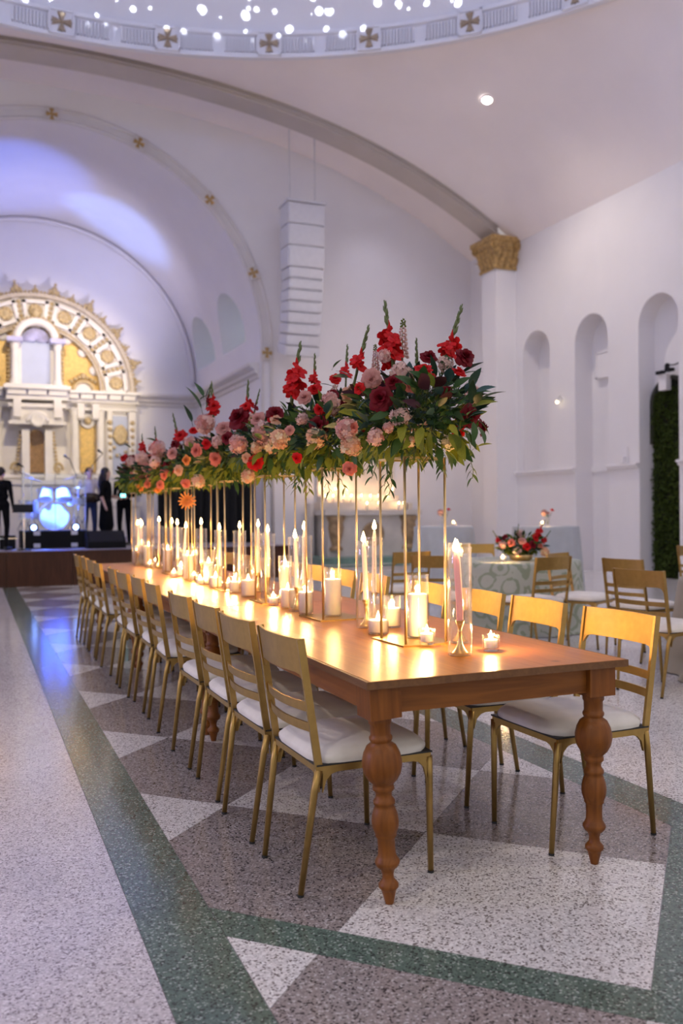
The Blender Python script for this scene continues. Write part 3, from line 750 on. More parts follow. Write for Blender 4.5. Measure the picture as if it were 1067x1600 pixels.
# ================================================================== FLOWERS
G = dict(
 burg=petal('burgundy_petal', (.17, .004, .012), .25), red=petal('scarlet_petal', (.58, .010, .012), .3), blush=petal('blush_petal', (.66, .34, .31), .4),
 coral=petal('coral_petal', (.72, .23, .17), .4), peach=petal('peach_petal', (.74, .45, .30), .4), pale=petal('pale_pink_petal', (.74, .52, .47), .4),
 orange=petal('orange_petal', (.80, .32, .08), .4), cream=petal('cream_petal', (.78, .68, .48), .4), white=petal('white_petal', (.82, .78, .74), .4),
 leaf=petal('green_leaf', (.034, .082, .022), .22, .42), dleaf=petal('dark_leaf', (.014, .038, .018), .12, .38), yleaf=petal('yellow_green_and_candlelit_leaf', (.16, .20, .026), .4, .45),  # low leaves use the yellow-green as painted candlelight
 bleaf=petal('blue_grey_leaf', (.03, .075, .07), .15, .4), stem=mat('green_stem', (.10, .13, .04), .6), purp=petal('dark_plum_leaf', (.045, .012, .018), .12, .45))
def petal_faces(b, c, out, up, L, W, curl, cup, n=3):
    # a cupped petal starting at c, growing along up and leaning out
    c = Vector(c); out = Vector(out).normalized(); up = Vector(up).normalized(); s = up.cross(out)
    vs = []
    for i in range(n+1):
        t = i/n; w = W*(.35+.65*sin(pi*min(1, .2+t*.58)))
        bend = curl*t*t
        p = c+up*(L*t*cos(bend))+out*(L*t*(sin(bend)+.10))
        for k in (-1, 0, 1):
            vs.append(p+s*(w*k)-out*(abs(k)*cup*W)*(1 if k else 0) + up*(0 if k == 0 else -W*.12*t))
    b.add(vs, [(3*i+k, 3*i+k+1, 3*i+k+4, 3*i+k+3) for i in range(n) for k in (0, 1)])
def rose_mesh(name, m, seed, rings=6, full=1.0):
    # unit radius bloom facing +Z, many layered petals
    r = random.Random(seed); b = MB(); b.smooth = True
    for q in range(rings):
        f = q/(rings-1); np_ = 4+q
        for k in range(np_):
            a = 2*pi*(k+.5*(q % 2)+r.uniform(-.12, .12))/np_
            o = (cos(a), sin(a), 0); c = (cos(a)*.06*q, sin(a)*.06*q, -.28-.03*q)
            petal_faces(b, c, o, (cos(a)*.12*f+r.uniform(-.12, .12), sin(a)*.12*f+r.uniform(-.12, .12), 1), (.66-.06*f)*r.uniform(.82, 1.15), .18+.22*f, .08+1.25*f*full*r.uniform(.8, 1.15), .5-.1*f, 4)
    b.ball((0, 0, -.3), .25, 8, 4)
    return b.mesh(name, m)
def cluster_mesh(name, ms, seed, n=64, elong=1.0):
    # stock or hydrangea head: small four-petal florets over a dome
    r = random.Random(seed); b = MB(); b.smooth = True
    for k in range(n):
        z = 1-2*(k+.5)/n; a = k*2.39996+r.uniform(-.2, .2); q = sqrt(1-z*z)
        d = Vector((q*cos(a), q*sin(a), z)); lump = r.uniform(.55, 1.0); p = Vector((d.x*lump, d.y*lump, d.z*lump*elong)); t = d.orthogonal().normalized(); u = d.cross(t)
        b.m = 0 if r.random() < .7 else 1; sz = r.uniform(.24, .42); ph = r.uniform(0, 2)
        for w in range(5):
            aa = ph+w*2*pi/5; e = t*cos(aa)+u*sin(aa); g = t*cos(aa+1.57)+u*sin(aa+1.57)
            p0 = p; p1 = p+e*sz*.7+g*sz*.42+d*.08; p2 = p+e*sz*1.05+d*r.uniform(-.05, .22); p3 = p+e*sz*.7-g*sz*.42+d*.08
            b.add([p0, p1, p2, p3], [(0, 1, 2, 3)])
    b.m = 1; b.ball((0, 0, 0), .42, 8, 5, (1, 1, elong))
    return b.mesh(name, *ms)
def daisy_mesh(name, m, seed):
    r = random.Random(seed); b = MB(); b.smooth = True
    for q, (n, L) in enumerate(((14, 1.0), (11, .75), (8, .5))):
        for k in range(n):
            a = 2*pi*(k+.5*q)/n; petal_faces(b, (cos(a)*.1, sin(a)*.1, .05*q), (cos(a), sin(a), 0), (cos(a)*.6, sin(a)*.6, .5), L*r.uniform(.8, 1), .21, .75-.3*q, .3, 4)
    b.ball((0, 0, .1), .2, 8, 4); return b.mesh(name, m)
def gladiolus_mesh(name, m, seed, open_n, L=1.0):
    # stem along +Z of unit length; open florets below, green pointed buds to the tip
    r = random.Random(seed); b = MB(); b.smooth = True
    b.m = 1; b.tube([(0, 0, 0), (.01, .004, .5), (.035, 0, 1.0)], [.022, .019, .008], 6)
    nb = 14
    for k in range(nb):
        t = .25+.7*k/nb; s = 1 if k % 2 else -1; c = Vector((.035*t*t, 0, t)); od = Vector((s*.8, .55*(1 if k % 3 else -1), 0)).normalized()
        if k < open_n:
            b.m = 0; cc = c+od*.02
            for w in range(6):
                a = 2*pi*w/6+r.uniform(-.2, .2); ax = (od*.8+Vector((0, 0, .6))).normalized(); t1 = ax.orthogonal().normalized(); t2 = ax.cross(t1); e = t1*cos(a)+t2*sin(a)
                petal_faces(b, cc, e, ax, .135*r.uniform(.8, 1.15), .05, 1.0, .3)
        else:
            b.m = 0 if (k < open_n+2) else 1
            u = (od*.35+Vector((0, 0, 1))).normalized(); l = .13-.07*(k/nb)
            l *= 1.45; b.tube([c, c+u*l*.45, c+u*l], [.012, .032-.014*k/nb, .003], 6)
    for k in range(2): b.m = 1; b.tube([(0, 0, .02), ((-1)**k*.05, .02, .2), ((-1)**k*.06, .03, .34)], [.012, .018, .002], 5, .35)
    return b.mesh(name, m, G['stem'])
def stock_mesh(name, ms, seed):
    r = random.Random(seed); b = MB(); b.smooth = True; b.m = 1; b.tube([(0, 0, 0), (0, .01, 1)], [.015, .006], 6)
    for k in range(60):
        t = .2+.78*k/60; a = k*2.4; R = .14*(1-t*.75)
        b.m = 0 if t < .8 else 1
        d = Vector((cos(a), sin(a), .35)); p = Vector((cos(a)*R, sin(a)*R, t)); b.ball(p, .05*(1.15-t*.7), 5, 3, (1, 1, .8))
    return b.mesh(name, *ms)
def leaf_mesh(name, m, w=.42, droop=.25, fold=.18):
    # unit length leaf along +X, face up +Z
    b = MB(); b.smooth = True; n = 6; vs = []
    for i in range(n+1):
        t = i/n; ww = w*.5*(sin(pi*t**.8))**.9*1.05 if 0 < t < 1 else .004
        z = -droop*t*t
        vs += [(t, -ww, z+fold*ww), (t, 0, z), (t, ww, z+fold*ww)]
    b.add(vs, [(3*i+k, 3*i+k+1, 3*i+k+4, 3*i+k+3) for i in range(n) for k in (0, 1)])
    b.tube([(-.22, 0, -.03), (0, 0, 0)], .012, 4)
    return b.mesh(name, m)
FM = dict(
 burg=[rose_mesh('burgundy_rose', G['burg'], s) for s in (1, 2)], red=[rose_mesh('red_rose', G['red'], s, 5) for s in (3, 4)], blush=[rose_mesh('blush_rose', G['blush'], s, 6, .8) for s in (5, 6)],
 coral=[rose_mesh('coral_rose', G['coral'], s, 5, .85) for s in (7, 8)], orange=[rose_mesh('orange_rose', G['orange'], 9, 5, .85)], peach=[rose_mesh('peach_rose', G['peach'], 10, 5)],
 cpale=[cluster_mesh('pale_pink_stock', (G['pale'], G['blush']), s) for s in (1, 2)], cpeach=[cluster_mesh('peach_stock', (G['peach'], G['cream']), s) for s in (3, 4)], cgreen=[cluster_mesh('blush_green_cluster', (G['pale'], G['leaf']), 5)],
 ctan=[cluster_mesh('tan_seed_cluster', (G['cream'], G['yleaf']), 6, 60)], daisy=[daisy_mesh('orange_daisy', G['orange'], 1)], dahlia=[rose_mesh('pink_dahlia', G['blush'], 12, 6, 1.25)], cdaisy=[rose_mesh('coral_lily', G['coral'], 13, 5, 1.35)])
NM = dict(burg='burgundy_rose', red='red_rose', blush='blush_rose', coral='coral_rose', orange='orange_rose', peach='peach_rose', cpale='pink_stock_head', cpeach='peach_stock_head', cgreen='green_cluster', ctan='seed_cluster', daisy='orange_daisy', dahlia='pink_dahlia', cdaisy='coral_lily')
GLAD = [gladiolus_mesh('gladiolus', G['red'], s, n) for s, n in ((1, 7), (2, 4), (3, 3))]; GLADB = gladiolus_mesh('gladiolus_bud', G['burg'], 4, 1)
STOCK = stock_mesh('stock_spike', (G['pale'], G['yleaf']), 1)
LEAF = [leaf_mesh('leaf', G['leaf']), leaf_mesh('leaf_dark', G['dleaf'], .36), leaf_mesh('leaf_yellow', G['yleaf'], .4), leaf_mesh('leaf_blue', G['bleaf'], .45), leaf_mesh('leaf_plum', G['purp'], .5)]
def aim(d, spin=0.):                     # rotation turning +Z to d
    return (Vector(d).to_track_quat('Z', 'Y') @ __import__('mathutils').Quaternion((0, 0, 1), spin)).to_euler()
def aimx(d, spin=0.):
    return (Vector(d).to_track_quat('X', 'Z') @ __import__('mathutils').Quaternion((1, 0, 0), spin)).to_euler()
def filler_mesh(name, rad, n, seed, ms, L=.07):
    r = random.Random(seed); b = MB()
    for k in range(n):
        d = Vector((r.gauss(0, 1), r.gauss(0, 1), r.gauss(0, 1))).normalized(); q = r.random()**.4
        p = Vector((d.x*rad[0]*q, d.y*rad[1]*q, d.z*rad[2]*q)); e = (d+Vector((r.uniform(-.8, .8), r.uniform(-.8, .8), r.uniform(-.8, .8)))).normalized()
        s = e.orthogonal().normalized(); b.m = r.choice((0, 0, 0, 1, 1, 2)) if p.z > -.05 else r.choice((0, 2, 2))  # yellow weighted to the underside, candle glow put into the colour
        l = L*r.uniform(.6, 1.2); w = l*.2
        b.add([p, p+e*l*.5+s*w, p+e*l, p+e*l*.5-s*w], [(0, 1, 2, 3)])
    return b.mesh(name, *ms)
FILL = [filler_mesh('inner_foliage', (.19, .36, .15), 1500, s, (G['leaf'], G['dleaf'], G['yleaf'])) for s in (1, 2)]
CZ = 1.70                                # height of a bouquet's heart
def bloom(t, kind, p, size, d, r):
    put(NM[kind], r.choice(FM[kind]), t, p, aim(d, r.uniform(0, 6)), size)
def glad_(t, p0, p1, me):
    v = Vector(p1)-Vector(p0); put('gladiolus', me, t, p0, aim(v, 0), v.length)
# blooms read off the photograph: stand index, pixel, radius in pixels, kind
KEY = [(0, 594, 622, 21, 'burg'), (0, 671, 556, 14, 'burg'), (0, 728, 556, 18, 'burg'), (0, 736, 650, 19, 'burg'), (0, 614, 596, 13, 'burg'), (0, 580, 592, 16, 'dahlia'), (0, 541, 669, 18, 'cpale'), (0, 548, 697, 17, 'cpeach'),
       (0, 625, 652, 16, 'cgreen'), (0, 546, 733, 14, 'cdaisy'), (0, 586, 683, 14, 'cpale'), (0, 642, 603, 13, 'coral'), (0, 695, 568, 13, 'cgreen'), (0, 703, 691, 13, 'ctan'), (0, 552, 668, 9, 'coral'), (0, 607, 668, 9, 'cpale'), (0, 560, 606, 10, 'red'), (0, 600, 556, 11, 'cpale'), (0, 700, 612, 11, 'burg'),
       (0, 674, 590, 9, 'red'), (0, 640, 690, 9, 'cpeach'),
       (1, 497, 665, 17, 'burg'), (1, 499, 639, 11, 'red'), (1, 491, 607, 12, 'red'), (1, 494, 684, 17, 'cpeach'), (1, 475, 620, 13, 'blush'), (1, 437, 686, 16, 'cpeach'), (1, 472, 655, 10, 'cpale'), (1, 520, 640, 10, 'cpale'), (1, 463, 716, 9, 'red'), (1, 452, 672, 9, 'blush'), (1, 524, 590, 11, 'red'), (1, 520, 615, 10, 'burg'),
       (2, 430, 645, 15, 'burg'), (2, 398, 723, 15, 'red'), (2, 402, 654, 13, 'blush'), (2, 410, 676, 18, 'cpale'), (2, 427, 694, 16, 'cpeach'), (2, 371, 651, 20, 'burg'), (2, 372, 694, 15, 'cpale'), (2, 388, 744, 11, 'cpeach'), (2, 353, 684, 11, 'burg'), (2, 384, 634, 9, 'red'), (2, 384, 716, 9, 'peach'), (2, 400, 700, 10, 'cpeach'),
       (3, 349, 668, 13, 'blush'), (3, 336, 717, 12, 'coral'), (3, 322, 693, 9, 'red'), (3, 320, 662, 16, 'cpale'), (3, 306, 704, 12, 'coral'), (3, 310, 752, 11, 'cpeach'), (3, 290, 719, 10, 'orange'), (3, 334, 634, 10, 'red'), (3, 340, 690, 10, 'cpale'), (3, 293, 782, 10, 'daisy'),
       (4, 281, 680, 12, 'red'), (4, 290, 756, 9, 'coral'), (4, 268, 708, 10, 'blush'), (4, 272, 694, 9, 'burg'), (4, 296, 690, 9, 'cpale'), (4, 278, 735, 9, 'peach'), (4, 302, 672, 8, 'red'),
       (5, 246, 702, 14, 'cpale'), (5, 257, 742, 11, 'cdaisy'), (5, 242, 722, 10, 'cpale'), (5, 262, 724, 8, 'burg'), (5, 250, 758, 8, 'coral'),
       (6, 236, 742, 10, 'coral'), (6, 222, 716, 11, 'cpale'), (6, 228, 730, 9, 'blush'), (6, 238, 700, 7, 'red'), (6, 246, 765, 7, 'orange'), (6, 230, 757, 7, 'coral'),
       (7, 215, 737, 9, 'burg'), (7, 206, 722, 9, 'cpale'), (7, 219, 762, 8, 'orange'), (7, 208, 745, 8, 'coral'), (7, 193, 715, 8, 'red'), (7, 204, 716, 8, 'burg'), (7, 214, 752, 7, 'blush')]
GKEY = [(0, 618, 600, 600, 470, 0), (0, 690, 585, 723, 474, 1), (0, 553, 600, 577, 506, 2), (0, 652, 600, 650, 528, 3), (1, 453, 650, 470, 532, 0), (1, 492, 615, 492, 551, 2), (1, 540, 605, 543, 537, 2),
        (2, 385, 660, 388, 592, 1), (2, 396, 650, 406, 607, 3), (3, 334, 668, 331, 598, 0), (3, 322, 640, 331, 594, 3), (4, 281, 700, 270, 645, 2), (5, 246, 715, 242, 666, 1), (6, 223, 720, 222, 677, 0), (7, 205, 730, 186, 708, 2), (7, 222, 720, 224, 690, 1)]
SKEY = [(0, 628, 575, 630, 497), (0, 587, 590, 586, 537), (1, 508, 640, 530, 590)]
# single leaves read off the photograph: stand, stem end, tip, kind
LKEY = [(0, 690, 640, 715, 632, 0), (0, 700, 600, 712, 585, 1), (0, 708, 640, 730, 625, 2), (0, 655, 655, 672, 640, 0), (0, 628, 700, 610, 715, 0), (0, 650, 715, 668, 735, 0), (0, 575, 660, 560, 640, 3), (0, 715, 665, 740, 668, 0), (0, 720, 680, 748, 690, 2), (0, 680, 690, 700, 700, 2), (0, 735, 720, 738, 748, 0), (0, 600, 640, 615, 660, 2),
        (0, 715, 590, 745, 560, 1), (0, 722, 585, 752, 574, 0), (0, 735, 615, 766, 605, 0), (0, 740, 625, 770, 617, 1), (0, 728, 612, 744, 606, 2), (0, 745, 655, 768, 672, 0), (0, 742, 700, 764, 688, 2), (0, 735, 690, 750, 702, 2), (0, 725, 700, 742, 712, 0), (0, 700, 705, 720, 722, 0), (0, 670, 700, 668, 724, 0), (0, 690, 715, 690, 738, 0),
        (0, 585, 700, 572, 735, 0), (0, 590, 705, 580, 748, 0), (0, 605, 720, 600, 760, 0), (0, 612, 735, 607, 775, 0), (0, 560, 720, 575, 740, 2), (0, 620, 690, 640, 716, 0), (0, 645, 690, 660, 705, 0), (0, 663, 670, 690, 680, 2), (0, 690, 655, 712, 660, 0), (0, 640, 640, 660, 625, 1), (0, 560, 640, 575, 615, 3), (0, 545, 590, 520, 583, 3),
        (1, 520, 575, 530, 560, 0), (1, 530, 580, 552, 585, 3), (1, 500, 600, 525, 600, 1), (1, 505, 740, 515, 770, 0), (1, 520, 735, 540, 765, 2), (1, 470, 740, 462, 765, 0), (1, 478, 745, 483, 770, 2), (1, 468, 735, 455, 758, 2), (1, 448, 640, 440, 625, 0), (1, 460, 640, 470, 632, 0),
        (2, 440, 720, 465, 735, 0), (2, 430, 740, 452, 755, 2), (2, 420, 735, 418, 760, 2), (2, 392, 745, 378, 760, 0), (2, 365, 750, 375, 770, 0), (3, 315, 640, 300, 602, 0), (3, 318, 620, 308, 595, 0), (3, 322, 625, 325, 598, 1), (3, 300, 660, 292, 632, 1), (3, 312, 625, 322, 615, 0), (5, 245, 690, 230, 682, 0), (7, 205, 700, 195, 692, 0)]
for k in range(8):
    r = random.Random(100+k); c = Vector((SX, STY[k], CZ))
    t = thing('flower_arrangement', '%s tall flower arrangement of roses and leaves, counting from the end away from stage' % ORD[k], 'flowers', (SX, STY[k], STZ), 0, 'flower arrangements on the gold stands')
    o = Vector((SX, STY[k], STZ)); h = CZ-STZ
    tag(put('inner_foliage', FILL[k % 2], t, (0, 0, h-.005), (0, 0, r.choice((0, pi)))), kind='stuff')
    depth = Vector((c.x, c.y, c.z-CAMZ)).dot(CF)
    def onplane(px_, py_, near):         # a pixel at the bouquet's own distance
        d = ray(px_, py_); return Vector((0, 0, CAMZ))+d*(depth-near)
    for (q, px_, py_, rp, kind) in KEY:
        if q != k: continue
        off = (px_-533.5)/FPX*depth
        p = onplane(px_, py_, 0); dc = (p-c); e2 = min(1, (dc.dot(CR)/.30)**2+(dc.z/.25)**2); near = .15+.13*sqrt(max(0, 1-e2))
        p = onplane(px_, py_, near); R = rp/FPX*(depth-near)
        dirn = (p-c).normalized()*1.0-CF*.6
        if kind in ('daisy', 'cdaisy', 'dahlia'): dirn = -CF+Vector((0, 0, -.2))
        bloom(t, kind, p-o, R*(1.12 if kind[0] != 'c' or kind == 'coral' else .98), dirn, r)
    for (q, a0, a1, b0, b1, w) in GKEY:
        if q == k: glad_(t, onplane(a0, a1, .05)-o, onplane(b0, b1, .05)-o, (GLAD+[GLADB])[w])
    for (q, a0, a1, b0, b1) in SKEY:
        if q == k:
            p0 = onplane(a0, a1, .0)-o; v = onplane(b0, b1, 0)-o-p0; put('stock_spike', STOCK, t, p0, aim(v), (v.length*.9, v.length*.9, v.length))
    for (q, a0, a1, b0, b1, w) in LKEY:
        if q == k:
            nr = r.uniform(.1, .22); p0 = onplane(a0, a1, nr)-o; v = onplane(b0, b1, nr+r.uniform(-.03, .03))-o-p0
            L_ = v.length*1.05
            if b1-a1 > 22 and k < 3:         # hanging tendril: small leaves along a stem
                bt = MB(); bt.tube([p0, p0+v*.5+CR*.008, p0+v], .0016, 5); bt.build('tendril', G['stem'], t)
                for q2 in range(5):
                    tt = (q2+.6)/5; sd = 1 if q2 % 2 else -1; put('leaf', LEAF[w], t, p0+v*tt, aimx(v.normalized()*.8+CR*sd*.7, r.uniform(-.7, .7)), (.046, .04, .046))
            else: put('leaf', LEAF[w], t, p0, aimx(v, r.uniform(-.6, .6)), (L_, L_*.85, L_))
    # blooms on the sides the photograph does not show, and loose leaves all round
    kinds = ['burg', 'cpale', 'red', 'blush', 'cpeach', 'coral', 'cpale', 'burg', 'peach', 'red']
    for q in range(9):
        a = r.uniform(-.15, pi*.75)-.4*0+q*.0; a = -.5+q*.33
        d = Vector((cos(a)*.27, sin(a)*.40, r.uniform(-.06, .17))); bloom(t, kinds[(q+k) % 10], Vector((0, 0, h))+d, r.uniform(.035, .055), d+Vector((0, 0, .1)), r)
    for q in range(5):                   # a few on top
        d = Vector((r.uniform(-.15, .15), r.uniform(-.35, .35), r.uniform(.14, .20))); bloom(t, kinds[(q*3+k) % 10], Vector((0, 0, h))+d, r.uniform(.035, .05), d+Vector((0, 0, .3)), r)
    nl = 210 if k < 3 else 150
    for q in range(nl):
        z = r.uniform(-.9, 1); a = r.uniform(0, 2*pi); s = sqrt(1-z*z); d = Vector((cos(a)*s, sin(a)*s, z))
        p = Vector((d.x*.225, d.y*.42, d.z*.165+.0)); p.x *= r.uniform(.85, 1.12); p.y *= r.uniform(.85, 1.1)
        low = z < -.25
        e = Vector((d.x, d.y*.7, d.z*.7+(-.55 if low else .25)+r.uniform(-.4, .4)))+Vector((r.uniform(-.6, .6), r.uniform(-.6, .6), 0))
        w = (r.choice((0, 0, 2, 2, 2)) if low else r.choice((0, 0, 0, 1, 1, 1, 3, 2, 4)))  # more yellow leaves low down: candlelight from below painted in
        put('leaf', LEAF[w], t, Vector((0, 0, h))+p, aimx(e, r.uniform(-1.2, 1.2)), r.uniform(.06, .108) if k < 2 else r.uniform(.055, .09))
# ================================================================== ALTARPIECE
M_IV = mat('ivory_painted_plaster', (.74, .70, .64), .65, 0, .04, 3., .15, 20)
M_GP = mat('gold_leaf_panel', (.66, .44, .13), .45, .15, .16, 12., .3, 40)
M_GO = mat('dull_gold_ornament', (.50, .38, .20), .55, .1, .25, 18., .5, 40)
M_GSK = mat('pale_blue_niche', (.46, .50, .62), .8, 0, .03, 3.)
M_BRN = mat('brown_gold_mosaic', (.34, .20, .08), .5, .1, .3, 25., .3, 60)
XR = 1.65; YF = YR-.02; RZ0 = 4.74
ret = thing('altarpiece', 'ornate ivory and gold altarpiece with arched coffered top behind the stage', 'altarpiece', (XR, YF, SZ))
def rb(name, m, boxes):                  # boxes: x0, x1, depth0, depth1, z0, z1 (mirrored pairs come as two parts)
    b = MB()
    for x0, x1, d0, d1, z0, z1 in boxes: b.bb((x0, -d1, z0-SZ), (x1, -d0, z1-SZ))
    return b.build(name, m, ret)
def sym(name, m, boxes):
    rb(name, m, boxes); rb(name, m, [(-x1, -x0, d0, d1, z0, z1) for x0, x1, d0, d1, z0, z1 in boxes])
rb('backing', M_IV, [(-2.75, 2.75, 0, .16, SZ, 4.52)])
rb('podium', M_IV, [(-2.8, 2.8, .16, .42, SZ, 1.5), (-2.85, 2.85, .16, .46, 1.5, 1.62), (-.95, .95, .42, .9, SZ, 2.1), (-1.0, 1.0, .42, .96, 2.1, 2.22), (-2.7, 2.7, .16, .36, 1.62, 2.3), (-2.75, 2.75, .16, .40, 2.3, 2.4)])
rb('entablature', M_IV, [(-2.8, 2.8, 0, .36, 4.44, 4.5), (-2.85, 2.85, 0, .5, 4.68, 4.76), (-.80, .80, .36, .86, 4.4, 4.5), (-.86, .86, .36, 1.0, 4.68, 4.78), (-2.75, 2.75, 0, .30, 4.22, 4.30)])
x = -2.78
M_SHADE = mat('groove_shade_grey', (.42, .40, .46), .7)  # grey stands in for shade between the frieze blocks
rb('frieze', M_SHADE, [(-2.76, 2.76, 0, .34, 4.5, 4.68), (-.8, .8, .34, .84, 4.5, 4.68)])
for q in range(14):                      # proud blocks along the frieze
    x0 = -2.74+q*.392
    if abs(x0+.17) < .9: continue
    MB().bb((x0, -.44, 4.53-SZ), (x0+.33, -.33, 4.66-SZ)).build('frieze_block', M_IV, ret)
for q in range(3): MB().bb((-.77+q*.53, -.92, 4.53-SZ), (-.30+q*.53, -.83, 4.67-SZ)).build('frieze_block', M_IV, ret)
def col(b, x, d, z0, z1, r, n=14):
    b.smooth = True
    b.lathe([(r*1.35, z0), (r*1.35, z0+.06), (r*1.1, z0+.1), (r, z0+.16), (r*.88, z1-.22), (r*.9, z1-.2), (r*1.05, z1-.16), (r*1.0, z1-.14), (r*1.3, z1-.03), (r*1.45, z1-.02), (r*1.45, z1)], n, (x, -d, -SZ))
for s in (-1, 1):
    for x, d, r in ((1.02, .30, .12), (1.72, .30, .11)):
        b = MB(); col(b, s*x, d, 2.4, 4.24, r); b.build('column', M_IV, ret, angle=40)
    rb('pilaster', M_IV, [(min(s*2.52, s*2.72), max(s*2.52, s*2.72), .16, .30, 2.4, 4.24)]); rb('pilaster', M_IV, [(min(s*1.92, s*2.06), max(s*1.92, s*2.06), .16, .28, 2.4, 4.24)])
    for xo in (2.62, 1.99):              # carved drops on the pilasters
        b = MB()
        for q in range(6): b.ball((s*xo, -.31, 3.9-SZ-q*.2), .075-.006*q, 8, 4, (1, .5, 1))
        b.build('carved_drop', M_GO, ret, smooth=True)
    # gold panel with wavy frame, medallion over it
    b = MB(); b.bb((s*1.38-.20, -.19, 2.5-SZ), (s*1.38+.20, -.16, 3.86-SZ)); b.build('gold_panel', M_GP, ret)
    b = MB(); pts = []
    for q in range(41):
        t = q/40; w = .225+.018*sin(t*pi*6); pts.append((w, 2.47+1.44*t))
    path = [(s*1.38-w, -.2, z-SZ) for w, z in pts]+[(s*1.38+w, -.2, z-SZ) for w, z in pts[::-1]]; b.tube(path+[path[0]], .035, 6); b.build('panel_frame', M_GO, ret, smooth=True)
    b = MB(); b.smooth = True; b.lathe([(.21, 0), (.21, .05), (.16, .07), (.13, .04), (.001, .07)], 20, (s*1.38, -.2, 3.92-SZ), Matrix.Rotation(pi/2, 3, 'X')); b.build('medallion', M_IV, ret)
    b = MB(); b.ball((s*1.38, -.3, 3.92-SZ), .1, 10, 6, (1, .5, 1)); b.build('rosette', M_GO, ret, smooth=True)
    for xo in (1.18, 1.58):              # consoles under the entablature
        b = MB(); b.bb((s*xo-.09, -.44, 4.02-SZ), (s*xo+.09, -.3, 4.4-SZ)); b.lathe([(.09, -.09), (.09, .09)], 12, (s*xo, -.36, 4.02-SZ), Matrix.Rotation(pi/2, 3, 'Y')); b.build('console', M_IV, ret)
    # cartouche
    rb('blue_panel', M_GSK, [(min(s*2.08, s*2.5), max(s*2.08, s*2.5), .16, .18, 2.42, 4.1)])
    b = MB(); b.smooth = True; b.lathe([(.19, 0), (.2, .05), (.15, .07), (.12, .05), (.05, .09), (.001, .1)], 18, (s*2.29, -.18, 3.55-SZ), Matrix.Rotation(pi/2, 3, 'X') @ Matrix.Diagonal((1, 1.45, 1))); b.build('cartouche', M_GO, ret)
    b = MB()
    for q in range(9): a = q*2*pi/9; b.ball((s*2.29+.19*cos(a), -.22, 3.35-SZ+.45*sin(a)), .055, 8, 4, (1, .6, 1))
    b.build('scrollwork', M_GO, ret, smooth=True)
# lower middle: canopy box, rosette arch, brown niche, volutes
rb('canopy', M_IV, [(-.66, .66, .16, .74, 3.82, 4.2), (-.74, .74, .16, .84, 4.2, 4.3), (-.74, .74, .16, .80, 3.74, 3.83)])
for s in (-1, 1):
    rb('canopy_bracket', M_IV, [(s*.52-.1, s*.52+.1, .7, .9, 3.92, 4.42)])
    rb('niche_pilaster', M_IV, [(s*.30-.10, s*.30+.10, .16, .62, 2.22, 3.62)])
    b = MB()
    for q in range(26):
        t = q/25*2.2*pi; rr = .18*(1-t/(2.6*pi)); b.ball((s*(.55+rr*cos(t)*.7), -.45, 2.55-SZ+rr*sin(t)), .045, 6, 4)
    for q in range(9): b.ball((s*(.52-.012*q), -.45, 2.7-SZ+q*.105), .05, 6, 4)
    b.build('volute', M_GO, ret, smooth=True)
b = MB(); b.smooth = True
b.tube([(.26*cos(pi*q/16), -.80, 3.80-SZ+.26*sin(pi*q/16)) for q in range(17)], .05, 6); b.build('rosette_arch', M_IV, ret)
b = MB(); b.smooth = True; b.lathe([(.2, 0), (.2, .05), (.14, .06), (.1, .03), (.001, .05)], 18, (0, -.78, 3.86-SZ), Matrix.Rotation(pi/2, 3, 'X')); b.build('medallion', M_IV, ret)
b = MB(); b.prism(archpoly(-.19, .19, 2.45, 3.64, 12), lambda p: (p[0], -.30, p[1]-SZ), lambda p: (p[0], -.27, p[1]-SZ)); b.build('brown_niche', M_BRN, ret)
# lunette: gold ground, coffered arch, crest
R0, R1 = 1.78, 2.62
b = MB(); b.prism([(R0*cos(pi*q/40), R0*sin(pi*q/40)) for q in range(41)], lambda p: (p[0], -.06, p[1]+RZ0-SZ), lambda p: (p[0], .0, p[1]+RZ0-SZ)); b.build('gold_lunette', M_GP, ret)
def ringband(r0, r1, d0, d1, n=60, a0=0, a1=pi):
    b = MB()
    for q in range(n):
        A, B = a0+(a1-a0)*q/n, a0+(a1-a0)*(q+1)/n
        b.add([(r*cos(a), -d, r*sin(a)+RZ0-SZ) for d in (d0, d1) for r, a in ((r0, A), (r1, A), (r1, B), (r0, B))], [(4, 7, 6, 5), (0, 4, 5, 1)[::-1], (3, 7, 4, 0), (1, 5, 6, 2), (2, 6, 7, 3)])
    return b
ringband(R0, R1, 0, .22).build('arch_band', M_IV, ret)
M_PGO = mat('pale_gold_plaster', (.52, .44, .33), .6, 0, .15, 12.)
ringband(R1-.05, R1+.05, .0, .38).build('outer_moulding', M_PGO, ret); ringband(R0-.05, R0+.06, .0, .32).build('inner_moulding', M_PGO, ret)
b = MB()
for q in range(84): a = pi*(q+.5)/84; b.ball(((R1+.09)*cos(a), -.3, (R1+.09)*sin(a)+RZ0-SZ), .045, 6, 4)
for q in range(70): a = pi*(q+.5)/70; b.ball(((R0+.02)*cos(a), -.34, (R0+.02)*sin(a)+RZ0-SZ), .03, 6, 4)
tag(b.build('bead_rows', M_GO, ret, smooth=True), kind='stuff')
b = MB(); b.smooth = True; b.lathe([(.17, 0), (.18, .05), (.13, .08), (.10, .05), (.06, .09), (.001, .10)], 16, (0, 0, 0), Matrix.Rotation(pi/2, 3, 'X'))
for q in range(8): a = q*pi/4; b.ball((.14*cos(a), -.06, .14*sin(a)), .045, 6, 4)
MED = b.mesh('gold_medallion', M_GO)
b = MB()
for q, (px_, pz_, h) in enumerate(((0, .10, .16), (-.09, .04, .11), (.09, .04, .11), (0, .24, .08))): b.ball((px_, 0, pz_), h*.5, 8, 5, (1, .7, 1.3))
ACR = b.mesh('acroterion', M_GO, smooth=True)
